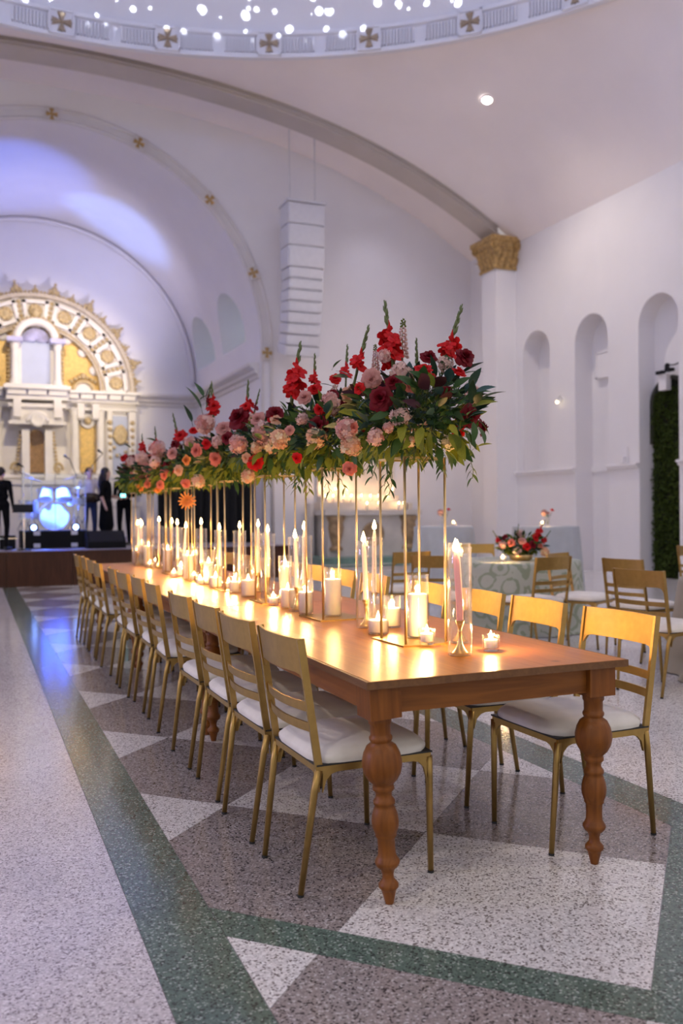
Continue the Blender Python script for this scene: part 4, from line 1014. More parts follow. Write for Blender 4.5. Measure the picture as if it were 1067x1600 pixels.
for k in range(-4, 5):
    ang = pi/2-radians(20.6*k); rm = (R0+R1)/2; h = radians(8.2)
    b = MB()
    def P(r, a, d): return (r*cos(a), -d, r*sin(a)+RZ0-SZ)
    ro, ri, w = R1-.12, R0+.12, .085
    for (ra, rb_, aa, ab) in ((ro-w, ro, ang-h, ang+h), (ri, ri+w, ang-h, ang+h), (ri, ro, ang-h, ang-h+w/rm), (ri, ro, ang+h-w/rm, ang+h)):
        b.add([P(r, a, d) for d in (.2, .34) for r, a in ((ra, aa), (rb_, aa), (rb_, ab), (ra, ab))], [(4, 7, 6, 5), (0, 4, 5, 1)[::-1], (1, 5, 6, 2)[::-1], (2, 6, 7, 3)[::-1], (3, 7, 4, 0)[::-1]])
    cf = b.build('coffer', M_IV, ret)
    put('gold_medallion', MED, cf, P(rm, ang, .22), (0, pi/2-ang, 0), 1.05)
    if k > -4:
        a2 = pi/2-radians(20.6*(k-.5)); b = MB()
        for q in range(5): b.ball(P(R0+.16+q*.13, a2, .24), .06, 6, 4, (1, .6, 1))
        b.build('gold_divider', M_GO, ret, smooth=True)
        put('acroterion', ACR, ret, P(R1+.12, a2, .25), (0, pi/2-a2, 0), 1.1)
    put('acroterion', ACR, ret, P(R1+.10, ang, .25), (0, pi/2-ang, 0), .7)
# scalloped brackets hanging into the lunette, little crested lunettes
for s in (-1, 1):
    for a in (22, 42, 60):
        aa = radians(a); b = MB(); b.ball((s*(R0-.08)*cos(aa), -.1, (R0-.08)*sin(aa)+RZ0-SZ), .14, 10, 6, (1, .5, 1)); b.build('scallop', M_IV, ret, smooth=True)
    b = MB(); b.smooth = True; b.tube([(s*1.28+.27*cos(pi*q/14), -.16, RZ0-SZ+.04+.27*sin(pi*q/14)) for q in range(15)], .05, 6); b.build('crest_arch', M_GO, ret)
    b = MB(); b.prism([(s*1.28+.24*cos(pi*q/14), RZ0+.04+.24*sin(pi*q/14)) for q in range(15)], lambda p: (p[0], -.12, p[1]-SZ), lambda p: (p[0], -.05, p[1]-SZ)); b.build('crest_field', M_IV, ret)
    b = MB()
    for q in range(-3, 4): b.ball((s*1.28+.11*q, -.14, RZ0-SZ+.46-.035*abs(q)**1.3), .055 if q else .09, 8, 5)
    b.build('crest', M_GO, ret, smooth=True)
# upper niche: recess, shell, columns, arch
b = MB(); b.prism(archpoly(-.40, .40, RZ0+.05, 6.45, 16), lambda p: (p[0], -.30, p[1]-SZ), lambda p: (p[0], -.05, p[1]-SZ)); b.build('upper_niche', M_GSK, ret)
b = MB()
for q in range(13):
    a = pi*(q+.5)/13; b.tube([(.04*cos(a), -.40, 6.06+.04*sin(a)-SZ), (.36*cos(a), -.33, 6.06+.36*sin(a)-SZ)], [.012, .05], 6)
M_SHELL = mat('lilac_shell', (.46, .45, .66), .7); b.build('shell', M_SHELL, ret, smooth=True)
b = MB(); b.smooth = True; b.tube([(.5*cos(pi*q/24), -.45, 6.10-SZ+.5*sin(pi*q/24)) for q in range(25)], .11, 8); b.build('niche_arch', M_IV, ret)
b = MB()
for q in range(19): a = pi*q/18; b.ball((.62*cos(a), -.45, 6.10-SZ+.62*sin(a)), .055, 6, 4)
b.ball((0, -.45, 6.82-SZ), .12, 8, 6); b.build('niche_crest', M_GO, ret, smooth=True)
rb('niche_base', M_IV, [(-.8, .8, 0, .6, 4.76, 4.86)])
for s in (-1, 1):
    b = MB(); col(b, s*.56, .45, 4.86, 6.0, .10); b.build('niche_column', M_IV, ret, angle=40)
    rb('niche_capital', M_SHELL, [(s*.56-.2, s*.56+.2, .2, .68, 6.0, 6.12)])
    rb('niche_side', M_IV, [(s*.52-.14, s*.52+.14, 0, .32, 4.86, 6.0)])
    b = MB()
    for q in range(9): b.ball((s*.70, -.3, 4.98+q*.115-SZ), .05, 6, 4)
    b.build('niche_beads', M_GO, ret, smooth=True)

# ================================================================== LINE ARRAY
M_SPK = mat('white_grille', (.72, .71, .74), .6, 0, .03, 10., .3, 300)
M_SPK2 = mat('grey_gap', (.60, .60, .63), .7)
arr = thing('line_array_speaker', 'tall white curved line array loudspeaker hung beside the chancel arch', 'speaker', (6.86, 18.7, 4.3))
p = Vector((0, 0, 8.12-4.3)); tilt = radians(1); hs = [.47]*3+[.235]*8
MB().bb((-.46, -.34, p.z), (.46, .34, p.z+.05)).build('top_frame', M_SPK, arr)
for q, h in enumerate(hs):
    M = Matrix.Rotation(-tilt*0, 3, 'X') @ Matrix.Rotation(tilt, 3, 'X')
    c = p+M @ Vector((0, .0, -h/2))
    b = MB(); b.box(c, (.86 if h > .3 else .80, .56, h-.02), M); o = b.build('cabinet', M_SPK, arr)
    b = MB(); b.box(c+M @ Vector((0, -.285, 0)), ((.86 if h > .3 else .8)-.06, .02, h-.06), M); b.build('grille', M_SPK, o)
    b = MB(); b.box(p+M @ Vector((0, 0, -h)), (.70, .5, .02), M); b.build('link_bar', M_SPK2, o)
    p = p+M @ Vector((0, 0, -h)); tilt += radians(.6 if h > .3 else 2.0)
for s in (-1, 1):
    b = MB(); b.tube([(s*.3, 0, 8.17-4.3), (s*.3, 0, V(6.86-XC)-4.3+.1)], .012, 6); b.build('hanging_cable', M_SPK2, arr)

# ================================================================== SIDE ALTAR
M_MARB = mat('cream_marble', (.62, .57, .52), .4, 0, .12, 2.5); M_GMARB = mat('green_marble', (.14, .24, .20), .3, 0, .3, 4.); M_TAN = mat('brown_carved_marble', (.36, .24, .13), .5, 0, .35, 9., .6, 25)
alt = thing('side_altar', 'cream marble side altar on green steps, candles burning along its shelf', 'altar', (8.53, 19.0, 0))
MB().bb((-1.75, -1.25, 0), (1.75, .7, .14)).build('step', M_MARB, alt); MB().bb((-1.55, -.95, .14), (1.55, .7, .28)).build('step', M_GMARB, alt); MB().bb((-1.75, -1.27, .10), (1.75, -1.25, .14)).build('nosing', M_GMARB, alt)
MB().bb((-1.12, -.28, .28), (1.12, .5, 1.22)).build('body', M_MARB, alt)
MB().bb((-1.22, -.4, 1.22), (1.22, .6, 1.34)).build('mensa', M_MARB, alt); MB().bb((-1.1, .18, 1.34), (1.1, .6, 1.52)).build('shelf', M_MARB, alt); MB().bb((-1.0, .38, 1.52), (1.0, .6, 1.68)).build('shelf', M_MARB, alt)
for s in (-1, 1):
    b = MB(); b.smooth = True; b.lathe([(.16, 0), (.16, .06), (.10, .12), (.15, .3), (.19, .5), (.17, .62), (.22, .74), (.22, .78)], 14, (s*.92, -.28, .42)); b.build('carved_support', M_TAN, alt, angle=40)
    b = MB(); b.bb((s*1.28-.05, .3, .28), (s*1.28+.05, .62, 1.5)); b.build('side_panel', M_MARB, alt)
b = MB(); b.smooth = True; b.lathe([(.27, 0), (.28, .03), (.24, .05), (.22, .03), (.001, .04)], 28, (0, -.29, .78), Matrix.Rotation(pi/2, 3, 'X')); b.build('round_emblem', M_TAN, alt)
MB().bb((-1.0, .62, 1.3), (1.0, .72, 2.5)).build('back_panel', M_MARB, alt)
ra = random.Random(4)
spots = [(-1.02+.165*q, .0, 1.34) for q in range(13)]+[(-.95+.23*q, .28, 1.52) for q in range(9)]+[(-.9+.30*q, .48, 1.68) for q in range(7)]
b = MB(); b.smooth = True; b.lathe([(.0005, 0), (.035, 0), (.036, .09), (.034, .095), (.0005, .088)], 14, cap=False); APIL = b.mesh('wax', M_WAX)
alab = {1.34: 'front ledge', 1.52: 'middle shelf', 1.68: 'top shelf'}
nth = {}
for q, (x, y, z) in enumerate(spots):
    if ra.random() < .42: continue
    nth[z] = nth.get(z, 0)+1
    x += ra.uniform(-.03, .03)
    t = thing('altar_candle', '%s small candle from the chancel arch on the %s of the side altar' % (ORD[nth[z]-1], alab[z]), 'candle', (8.53+x, 19.0+y, z), 0, 'candles on the side altar, '+alab[z])
    put('wax', APIL, t, (0, 0, 0), (0, 0, 0), (1, 1, ra.uniform(.7, 1.5))); put('flame', FLAME, t, (0, 0, .14), (0, 0, 0), 1.25)
    lamp('candle_light', 'POINT', (0, 0, .19), 1.1, (1, .62, .3), None, .02, parent=t)

# ================================================================== STAGE GEAR
b = MB(); b.smooth = True
def dr(u, v):
    x = 3.72+2.1*u; return (x-4.77, .06*sin(u*70)+.03*sin(u*31), v*1.55)
b.grid(dr, 160, 4); dm = b.mesh('black_drape', mat('black_velour', (.008, .008, .01), .9)); 
dp = thing('black_drape', 'black pleated drape on a pipe standing at the stage end by the arch', 'drape', (4.77, 19.2, SZ)); put('cloth', dm, dp, (0, 0, .01))
b = MB(); b.tube([(-1.07, 0, 1.58), (1.07, 0, 1.58)], .02, 8); b.build('pipe', M_BLACK, dp)
for s in (-1, 1):
    b = MB(); b.tube([(s*1.07, 0, 0), (s*1.07, 0, 1.6)], .022, 8); b.lathe([(.2, 0), (.2, .012)], 14, (s*1.07, 0, 0)); b.build('upright', M_BLACK, dp)
M_BLKT = mat('black_tolex', (.005, .005, .006), .7, 0, .2, 60., .3, 200, spec=.2); M_CHR = mat('chrome', (.75, .76, .8), .15, 1.)
M_DRUM = mat('pale_drum_shell', (.62, .62, .70), .3); M_HEAD = mat('drum_head', (.78, .78, .82), .5); M_CYM = mat('bronze_cymbal', (.55, .45, .28), .25, .9)
M_ACR = glass('clear_acrylic', (.93, .96, 1))
KX, KY = 1.50, 18.85
rs = thing('drum_riser', 'low black drum riser box carrying the drum kit', 'riser', (KX, KY, SZ+.001)); MB().bb((-.62, -.62, 0), (.62, .75, .34)).build('box', M_BLKT, rs)
for s in (-1, 1): MB().bb((s*.35-.06, -.635, .26), (s*.35+.06, -.62, .34)).build('latch', M_DRUM, rs); MB().bb((s*.35-.06, -.635, .02), (s*.35+.06, -.62, .10)).build('latch', M_DRUM, rs)
RZT = SZ+.34
kit = thing('drum_kit', 'pale drum kit with bronze cymbals on the black riser under blue light', 'drum kit', (KX, KY, RZT+.001))
def drum(x, y, z, r, h, M, nm):
    b = MB(); b.smooth = True; b.m = 0; b.lathe([(r, -h/2), (r, h/2)], 24, (x, y, z), M, cap=False)
    b.m = 1; b.lathe([(r*.98, h/2+.004), (.001, h/2+.006)], 24, (x, y, z), M, cap=False); b.lathe([(r*.98, -h/2-.004), (.001, -h/2-.006)], 24, (x, y, z), M, cap=False)
    b.m = 2
    for e in (-1, 1): b.lathe([(r+.004, e*h/2-.012), (r+.010, e*h/2-.012), (r+.010, e*h/2+.012), (r-.004, e*h/2+.012)], 24, (x, y, z), M, cap=False)
    b.build(nm, [M_DRUM, M_HEAD, M_CHR], kit, angle=40)
RX = Matrix.Rotation(pi/2, 3, 'X')
drum(0, -.1, .285, .28, .42, RX, 'bass_drum')
drum(-.17, -.2, .72, .14, .2, Matrix.Rotation(-.35, 3, 'X'), 'tom'); drum(.2, -.2, .72, .15, .22, Matrix.Rotation(-.35, 3, 'X'), 'tom')
drum(-.46, .1, .42, .19, .36, Matrix.Identity(3), 'floor_tom'); drum(.46, .15, .58, .17, .14, Matrix.Identity(3), 'snare_drum')
for x, y, h, r, tl in ((-.42, -.2, 1.02, .22, .25), (.38, -.25, 1.05, .23, -.2), (.52, .25, .85, .18, 0), (-.54, .35, 1.15, .25, .4)):
    b = MB(); b.smooth = True; b.lathe([(r, 0), (r*.6, .012), (.05, .022), (.03, .035), (.001, .038)], 24, (x, y, h), Matrix.Rotation(tl, 3, 'Y'), cap=False); b.build('cymbal', M_CYM, kit)
    b = MB(); b.tube([(x, y, h+.04), (x, y, .25)], .011, 6)
    for q in range(3): a = q*2.1+.4; b.tube([(x, y, .3), (x+.15*cos(a), y+.15*sin(a), .0)], .009, 6)
    b.build('cymbal_stand', M_CHR, kit)
b = MB(); b.lathe([(.001, .46), (.16, .46), (.17, .5), (.15, .54), (.001, .54)], 16, (.1, .5, 0)); b.tube([(.1, .5, .48), (.1, .5, 0)], .02, 8); b.build('stool', M_BLACK, kit)
sh = thing('drum_shield', 'clear acrylic panels standing before the drum kit on the riser', 'screen', (KX, KY, RZT))
for q, (x0, y0, x1, y1) in enumerate(((-.60, -.3, -.59, .3), (-.585, -.5, -.01, -.56), (.01, -.56, .585, -.5), (.59, -.3, .60, .3))):
    u = Vector((x1-x0, y1-y0, 0)); n_ = Vector((-u.y, u.x, 0)).normalized()*.004
    b = MB(); b.add([Vector((x, y, z))+sg*n_ for z in (.0, 1.12) for sg in (-1, 1) for x, y in ((x0, y0), (x1, y1))], [(0, 1, 5, 4), (3, 2, 6, 7), (4, 5, 7, 6), (0, 4, 6, 2), (1, 3, 7, 5)]); b.build('panel', M_ACR, sh)
b = MB()
for x, y in ((-.59, -.4), (0, -.56), (.59, -.4)): b.tube([(x, y, 0), (x, y, 1.12)], .008, 6)
b.build('hinge', M_CHR, sh)
# microphones on stands, music stand, floor monitor
def mic(x, y, h, lab, boom=None):
    t = thing('microphone_stand', lab, 'microphone stand', (x, y, SZ), 0, 'microphone stands on the stage')
    b = MB(); b.smooth = True; b.lathe([(.13, 0), (.13, .015), (.03, .025)], 16); b.build('base', M_BLACK, t)
    b = MB(); b.tube([(0, 0, .01), (0, 0, h)], .011, 8); b.build('pole', M_CHR, t)
    e = Vector((0, 0, h))
    if boom: e = Vector(boom); b = MB(); b.tube([(-e.x*.4, 0, h-.1), (0, 0, h), e], .009, 6); b.build('boom', M_BLACK, t)
    b = MB(); b.smooth = True; b.tube([e, e+Vector((-.09, -.06, .05))], [.012, .02], 8); b.ball(e+Vector((-.1, -.07, .06)), .03, 8, 6); b.build('microphone', M_BLACK, t)
x_, y_ = ony(38, 858, 17.6).x, 17.6
mic(x_, y_, 1.55, 'straight microphone stand with a music desk in front of the drums')
b = MB(); b.box((0, 0, 0), (.36, .03, .16), Matrix.Rotation(-.5, 3, 'X')); b.tube([(0, .02, 0), (.12, .1, -.05)], .01, 6)
tag(b.build('music_desk', M_BLACK, None, (x_-.02, y_-.09, SZ+.78)), 'small black music desk clamped to the microphone stand by the drums', 'music stand')
mic(KX+.95, 20.2, 1.75, 'boom microphone stand rising behind the guitarist', (.22, 0, 2.0)); mic(KX+.55, 19.9, 1.55, 'boom microphone stand behind the drum kit shield', (-.12, 0, 1.85))
mo = thing('floor_monitor', 'black wedge floor monitor speaker beside the drum riser', 'speaker', (2.40, 17.9, SZ))
b = MB(); b.prism([(-.26, 0), (.24, 0), (.24, .30), (.05, .34), (-.26, .12)], lambda p: (-.36, p[0], p[1]), lambda p: (.36, p[0], p[1])); b.build('cabinet', M_BLKT, mo)
b = MB(); b.add([(-.32, -.245, .135), (.32, -.245, .135), (.32, .035, .335), (-.32, .035, .335)], [(0, 1, 2, 3)]); b.build('grille', M_BLACK, mo)
pc = thing('equipment_case', 'small black equipment case on the stage left of the drum riser', 'case', (.62, 18.4, SZ)); MB().bb((-.14, -.2, 0), (.14, .2, .26)).build('box', M_BLKT, pc); MB().bb((-.15, -.21, .2), (.15, .21, .22)).build('band', M_CHR, pc)
# ================================================================== PEOPLE
M_SKIN = mat('skin', (.55, .33, .24), .5, 0, .05, 20.); M_HAIR = mat('dark_hair', (.018, .012, .010), .6, 0, .3, 60.)
M_BCL = mat('black_cloth', (.005, .005, .007), .9, 0, .2, 20., spec=.1); M_LCL = mat('pale_shirt', (.55, .50, .52), .8, 0, .06, 20.); M_NAVY = mat('navy_trousers', (.02, .03, .07), .85); M_SHOE = mat('dark_shoe', (.015, .015, .015), .4); M_EYE = mat('eye_dark', (.02, .015, .015), .3)
def capsule(b, p0, p1, r0, r1, n=12):
    p0, p1 = Vector(p0), Vector(p1); d = p1-p0; L = d.length; q = d.to_track_quat('Z', 'Y').to_matrix() if L > 1e-6 else Matrix.Identity(3)
    prof = [(max(1e-4, r0*cos(a)), r0*sin(a)) for a in (-1.57, -1.1, -.55, 0)]+[(max(1e-4, r1*cos(a)), L+r1*sin(a)) for a in (0, .55, 1.1, 1.57)]
    b.lathe(prof, n, p0, q, cap=False)
def person(loc, rz, height, label, top, legs, hair, pose, name='person', sleeves=None, skirt=False):
    # pose: wrists and elbows of both arms in body coordinates (x right, y back, z up, facing -y) for a 1.70 m figure
    t = thing(name, label, 'person', loc, rz, None); t.scale = (height/1.70,)*3
    S = []                               # segments: p0, p1, r0, r1, material index (0 skin 1 top 2 legs 3 shoes)
    lf, rf = pose.get('feet', ((-.11, 0, 0), (.12, .02, 0)))
    for s, f in ((-1, lf), (1, rf)):
        hip = (s*.09, .0, .90); kn = (s*.10*.5+f[0]*.5, -.03+f[1]*.5, .49); an = (f[0], f[1]+.02, .09)
        S += [(hip, kn, .085, .058, 2), (kn, an, .055, .038, 2), ((f[0], f[1]+.03, .04), (f[0]*1.1, f[1]-.15, .03), .045, .032, 3)]
    S += [((-.06, 0, .93), (.06, 0, .93), .115, .115, 2), ((0, 0, .98), (0, .0, 1.12), .115, .115, 1), ((-.05, 0, 1.10), (.05, 0, 1.10), .105, .105, 1), ((-.08, .01, 1.30), (.08, .01, 1.30), .10, .10, 1), ((0, 0, 1.15), (0, 0, 1.32), .13, .12, 1),
          ((-.13, .01, 1.385), (.13, .01, 1.385), .055, .055, 1), ((0, .01, 1.38), (0, -.005, 1.50), .058, .05, 0),
          ((0, -.02, 1.555), (0, .0, 1.615), .068, .086, 0), ((0, -.055, 1.515), (0, -.04, 1.54), .036, .05, 0), ((0, -.098, 1.572), (0, -.09, 1.60), .012, .008, 0), ((-.082, 0, 1.585), (-.082, .01, 1.61), .012, .014, 0), ((.082, 0, 1.585), (.082, .01, 1.61), .012, .014, 0)]
    if skirt: S += [((0, 0, .95), (0, 0, .45), .13, .17, 2)]
    for s, key in ((-1, 'l'), (1, 'r')):
        el, wr = pose[key]; sh_ = (s*.185, .01, 1.375)
        fm = 1 if sleeves else 0
        S += [(sh_, el, .052, .043, 1), (el, wr, .041, .028, fm)]
        d = (Vector(wr)-Vector(el)).normalized(); pc_ = Vector(wr)+d*.05; sd = d.orthogonal().normalized()
        S.append((wr, pc_, .026, .03, 0))
        for q in range(4): S.append((pc_+sd*(.012*(q-1.5)*1.6), pc_+d*(.055-.006*abs(q-1.5))+sd*(.012*(q-1.5)*1.9), .0085, .007, 0))
        S.append((Vector(wr)+d*.02+sd*.02, Vector(wr)+d*.055+sd*.045, .009, .008, 0))
    b = MB()
    for p0, p1, r0, r1, m in S: capsule(b, p0, p1, r0, r1)
    tmp = put('body_tmp', b.mesh('body_tmp', M_SKIN))
    md = tmp.modifiers.new('r', 'REMESH'); md.mode = 'VOXEL'; md.voxel_size = .0125
    sm = tmp.modifiers.new('s', 'SMOOTH'); sm.iterations = 4; sm.factor = .5
    me = bpy.data.meshes.new_from_object(tmp.evaluated_get(bpy.context.evaluated_depsgraph_get())); bpy.data.objects.remove(tmp)
    me.materials.clear()
    for m in (M_SKIN, top, legs, M_SHOE): me.materials.append(m)
    segs = [(Vector(p0), Vector(p1), (r0+r1)/2, m) for p0, p1, r0, r1, m in S]
    for pol in me.polygons:
        c = pol.center; best = (9, 0)
        for p0, p1, r, m in segs:
            d = p1-p0; k = max(0, min(1, (c-p0).dot(d)/max(d.length_squared, 1e-9))); e = (c-p0-d*k).length-r
            if e < best[0]: best = (e, m)
        pol.material_index = best[1]; pol.use_smooth = True
    put('body', me, t)
    b = MB(); b.smooth = True
    if hair == 'short':
        b.lathe([(.001, .095), (.05, .082), (.082, .045), (.094, 0), (.088, -.03)], 16, (0, .012, 1.612), Matrix.Rotation(-.35, 3, 'X'), cap=False)
        b.ball((0, .045, 1.60), .082, 12, 8)
    else:
        b.ball((0, .018, 1.625), .098, 14, 8); b.tube([(0, .05, 1.62), (0, .09, 1.5), (.0, .11, 1.34), (0, .10, 1.2)], [.085, .105, .11, .06], 12, .6)
        for s in (-1, 1): b.tube([(s*.07, .0, 1.64), (s*.095, .0, 1.52), (s*.10, -.01, 1.36)], [.03, .04, .025], 8)
    b.build('hair', M_HAIR, t)
    b = MB()
    for s in (-1, 1): b.ball((s*.03, -.083, 1.607), .009, 8, 6)
    b.build('eyes', M_EYE, t, smooth=True)
    b = MB(); b.tube([(-.02, -.089, 1.538), (0, -.094, 1.537), (.02, -.089, 1.538)], .005, 6); b.build('mouth', mat('lips', (.38, .14, .12), .5), t)
    return t
REST = {'l': ((-.24, .03, 1.10), (-.24, -.04, .86)), 'r': ((.24, .03, 1.10), (.24, -.04, .86))}
PLAY = {'l': ((-.27, .02, 1.12), (-.34, -.22, 1.12)), 'r': ((.26, .04, 1.10), (.08, -.20, 1.02))}
HOLD = {'l': ((-.24, .04, 1.10), (-.24, -.05, .86)), 'r': ((.23, .02, 1.10), (.16, -.24, 1.05)), 'feet': ((-.1, 0, 0), (.12, -.05, 0))}
pz = SZ+.006
gp = ony(140, 800, 19.75); g_ = person((gp.x, 19.75, pz), .25, 1.66, 'person in pale shirt and navy trousers playing guitar behind the drum shield', M_LCL, M_NAVY, 'short', PLAY, sleeves=True)
wp = ony(166, 800, 18.75); person((wp.x, 18.75, pz), 1.15, 1.60, 'person with long dark hair and black dress looking at a lit phone', M_BCL, M_BCL, 'long', HOLD, skirt=True)
mp = ony(194, 800, 19.2); person((mp.x, 19.2, pz), -.5, 1.62, 'person in black suit standing right of the long-haired person', M_BCL, M_BCL, 'short', {**HOLD, 'l': ((-.22, .02, 1.10), (-.18, -.22, 1.08))}, sleeves=True)
lp = ony(2, 800, 17.75); person((lp.x, 17.75, pz), 2.6, 1.55, 'person in dark blue-black clothes standing at the stage edge left of the drums', M_BCL, M_BCL, 'short', REST, sleeves=True)
# guitar and phone
gt = thing('bass_guitar', 'dark bass guitar held by the person in the pale shirt', 'guitar', (gp.x-.02, 19.75-.30, pz+1.0), .25)
b = MB(); b.smooth = True; b.grid(lambda u, v: ((.17+.03*cos(4*pi*u))*cos(2*pi*u)*1.25, -.02+.04*v, (.13+.025*cos(4*pi*u))*sin(2*pi*u)), 32, 1, True); b.add([(0, -.02, 0), (0, .02, 0)], [])
n0 = 32; b.face(*range(n0)[::-1]); b.face(*range(n0, 2*n0)); b.build('body', mat('dark_lacquer', (.03, .015, .01), .25), gt)
b = MB(); b.box((-.45, 0, .10), (.62, .022, .05), Matrix.Rotation(.22, 3, 'Y')); b.box((-.80, 0, .175), (.14, .02, .075), Matrix.Rotation(.22, 3, 'Y')); b.build('neck', mat('guitar_neck_wood', (.16, .08, .04), .4), gt)
Rw = Matrix.Rotation(1.15, 3, 'Z'); k_ = 1.60/1.70
hp = Vector((wp.x, 18.75, pz))+Rw @ (Vector((.15, -.33, 1.10))*k_)
ph = thing('phone', 'phone with a glowing cyan screen held by the long-haired person', 'phone', hp, .2)
b = MB(); b.box((0, 0, 0), (.115, .010, .075)); b.build('case', M_BLACK, ph)
b = MB(); b.add([(-.054, -.006, -.034), (.054, -.006, -.034), (.054, -.006, .034), (-.054, -.006, .034)], [(0, 1, 2, 3)]); b.build('screen', emit('cyan_screen', (.25, .85, .9), 3.), ph)
# ================================================================== ROUND AND HIGH TABLES BY THE WALL
def damask(name, c1, c2):
    m, nt, b = base(name, c1, .8)
    tc = N(nt, 'ShaderNodeTexCoord'); w1 = N(nt, 'ShaderNodeTexNoise', Scale=2.2, Detail=2.); ad = N(nt, 'ShaderNodeMix', data_type='RGBA', blend_type='ADD'); ad.inputs[0].default_value = .25
    nt.links.new(tc.outputs['Object'], w1.inputs['Vector']); nt.links.new(tc.outputs['Object'], ad.inputs[6]); nt.links.new(w1.outputs['Color'], ad.inputs[7])
    vo = N(nt, 'ShaderNodeTexVoronoi', Scale=5.2); nt.links.new(ad.outputs[2], vo.inputs['Vector'])
    sn = N(nt, 'ShaderNodeMath', operation='SINE'); mu = N(nt, 'ShaderNodeMath', operation='MULTIPLY'); mu.inputs[1].default_value = 17.
    nt.links.new(vo.outputs['Distance'], mu.inputs[0]); nt.links.new(mu.outputs[0], sn.inputs[0])
    nz = N(nt, 'ShaderNodeTexNoise', Scale=16., Detail=2.); nt.links.new(ad.outputs[2], nz.inputs['Vector'])
    a2 = N(nt, 'ShaderNodeMath', operation='MULTIPLY_ADD'); a2.inputs[1].default_value = 3.2; a2.inputs[2].default_value = -1.55; nt.links.new(nz.outputs['Fac'], a2.inputs[0])
    s2 = N(nt, 'ShaderNodeMath', operation='ADD'); nt.links.new(sn.outputs[0], s2.inputs[0]); nt.links.new(a2.outputs[0], s2.inputs[1])
    rp = N(nt, 'ShaderNodeValToRGB'); rp.color_ramp.elements[0].position = .35; rp.color_ramp.elements[1].position = .6
    rp.color_ramp.elements[0].color = (*c1, 1); rp.color_ramp.elements[1].color = (*c2, 1)
    nt.links.new(s2.outputs[0], rp.inputs[0]); nt.links.new(rp.outputs[0], b.inputs['Base Color']); return m
M_DAM = damask('sage_damask_cloth', (.43, .45, .385), (.27, .315, .225))
M_GREYC = mat('grey_blue_cloth', (.44, .46, .48), .8, 0, .05, 6.); M_TAUPE = mat('taupe_cloth', (.30, .27, .22), .8, 0, .05, 6.)
def cloth_table(name, x, y, r, h, m, label, folds, flare=.08, amp=.035, group=None, seed=1):
    rr = random.Random(seed); ph = [rr.uniform(0, 6) for _ in range(4)]
    t = thing(name, label, 'table', (x, y, 0), 0, group)
    b = MB(); b.smooth = True; n = 144
    rows = [(0.001, h), (.5, h), (.93, h), (.985, h-.004), (1.0, h-.02)]
    def fn(u, v):
        a = 2*pi*u; i = v*16
        if i < 4.001:
            k = int(round(i)); q, z = rows[k]; return (r*q*cos(a), r*q*sin(a), z)
        s = (i-4)/12; z = (h-.02)*(1-s)+.008*s
        f = sin(folds*a+ph[0])+.45*sin(folds*1.7*a//1 if False else (folds+5)*a+ph[1])
        R = r*(1+flare*s)+amp*f*s**.8+(.05*max(0, s-.92)/.08)
        return (R*cos(a), R*sin(a), z)
    b.grid(fn, n, 16, True); b.build('tablecloth', m, t)
    b = MB(); b.lathe([(.26, 0), (.26, .03), (.05, .06), (.04, h-.05), (.3, h-.03), (r*.97, h-.025), (r*.97, h-.008)], 24); b.build('pedestal', M_BLACK, t)
    return t
PT = (5.55, 8.37); TT = (5.86, 5.0)
cloth_table('round_table', PT[0], PT[1], .70, .76, M_DAM, 'round table under a sage and cream patterned cloth with red flowers', 11, .05, .03)
cloth_table('round_table', TT[0], TT[1], .85, .76, M_TAUPE, 'round table under a plain taupe cloth beside two gold chairs', 9, .05, .045, seed=2)
c1 = ony(693, 819, 11.6); c2 = ony(852, 820, 11.3)
cloth_table('high_table', c1.x, 11.6, .44, 1.08, M_GREYC, 'high cocktail table in a grey blue cloth, left of the patterned table', 8, .14, .06, 'high cocktail tables', 3)
cloth_table('high_table', c2.x, 11.3, .50, 1.06, M_GREYC, 'high cocktail table in a grey cloth behind the patterned table, bud vase on top', 9, .06, .055, 'high cocktail tables', 4)
def facing(x, y, tx, ty): return atan2(ty-y, tx-x)
def rchair(px_, py_, target, label, z=.88, back=.245):
    p = onz(px_, py_, z); d = Vector((target[0]-p.x, target[1]-p.y, 0)).normalized(); c = p+d*back
    return chair(c.x, c.y, atan2(d.y, d.x), label, 'gold chairs around the round tables')
rchair(864, 870, (4.6, 8.4), 'gold chair drawn up before the patterned round table, white cushion')
rchair(998, 890, (TT[0]-.2, TT[1]+.25), 'gold chair at the taupe table, its back to the farm tables')
rchair(973, 873, (6.3, 6.35), 'gold chair behind the one at the taupe table, turned sideways')
rchair(678, 868, (5.6, 9.4), 'gold chair beside the patterned table toward the side altar')
rchair(745, 850, (5.3, 8.2), 'gold chair on the far side of the patterned table behind the flowers')
chair(5.43, 7.06, atan2(CR.y*.75-CF.y*.65, CR.x*.75-CF.x*.65), 'gold chair with white cushion facing away from the patterned table', 'gold chairs around the round tables')
rchair(643, 862, (4.2, 10.5), 'gold chair before the first high cocktail table')
rchair(1082, 853, (9.5, 8.0), 'gold chair by the ivy arch at the right wall')
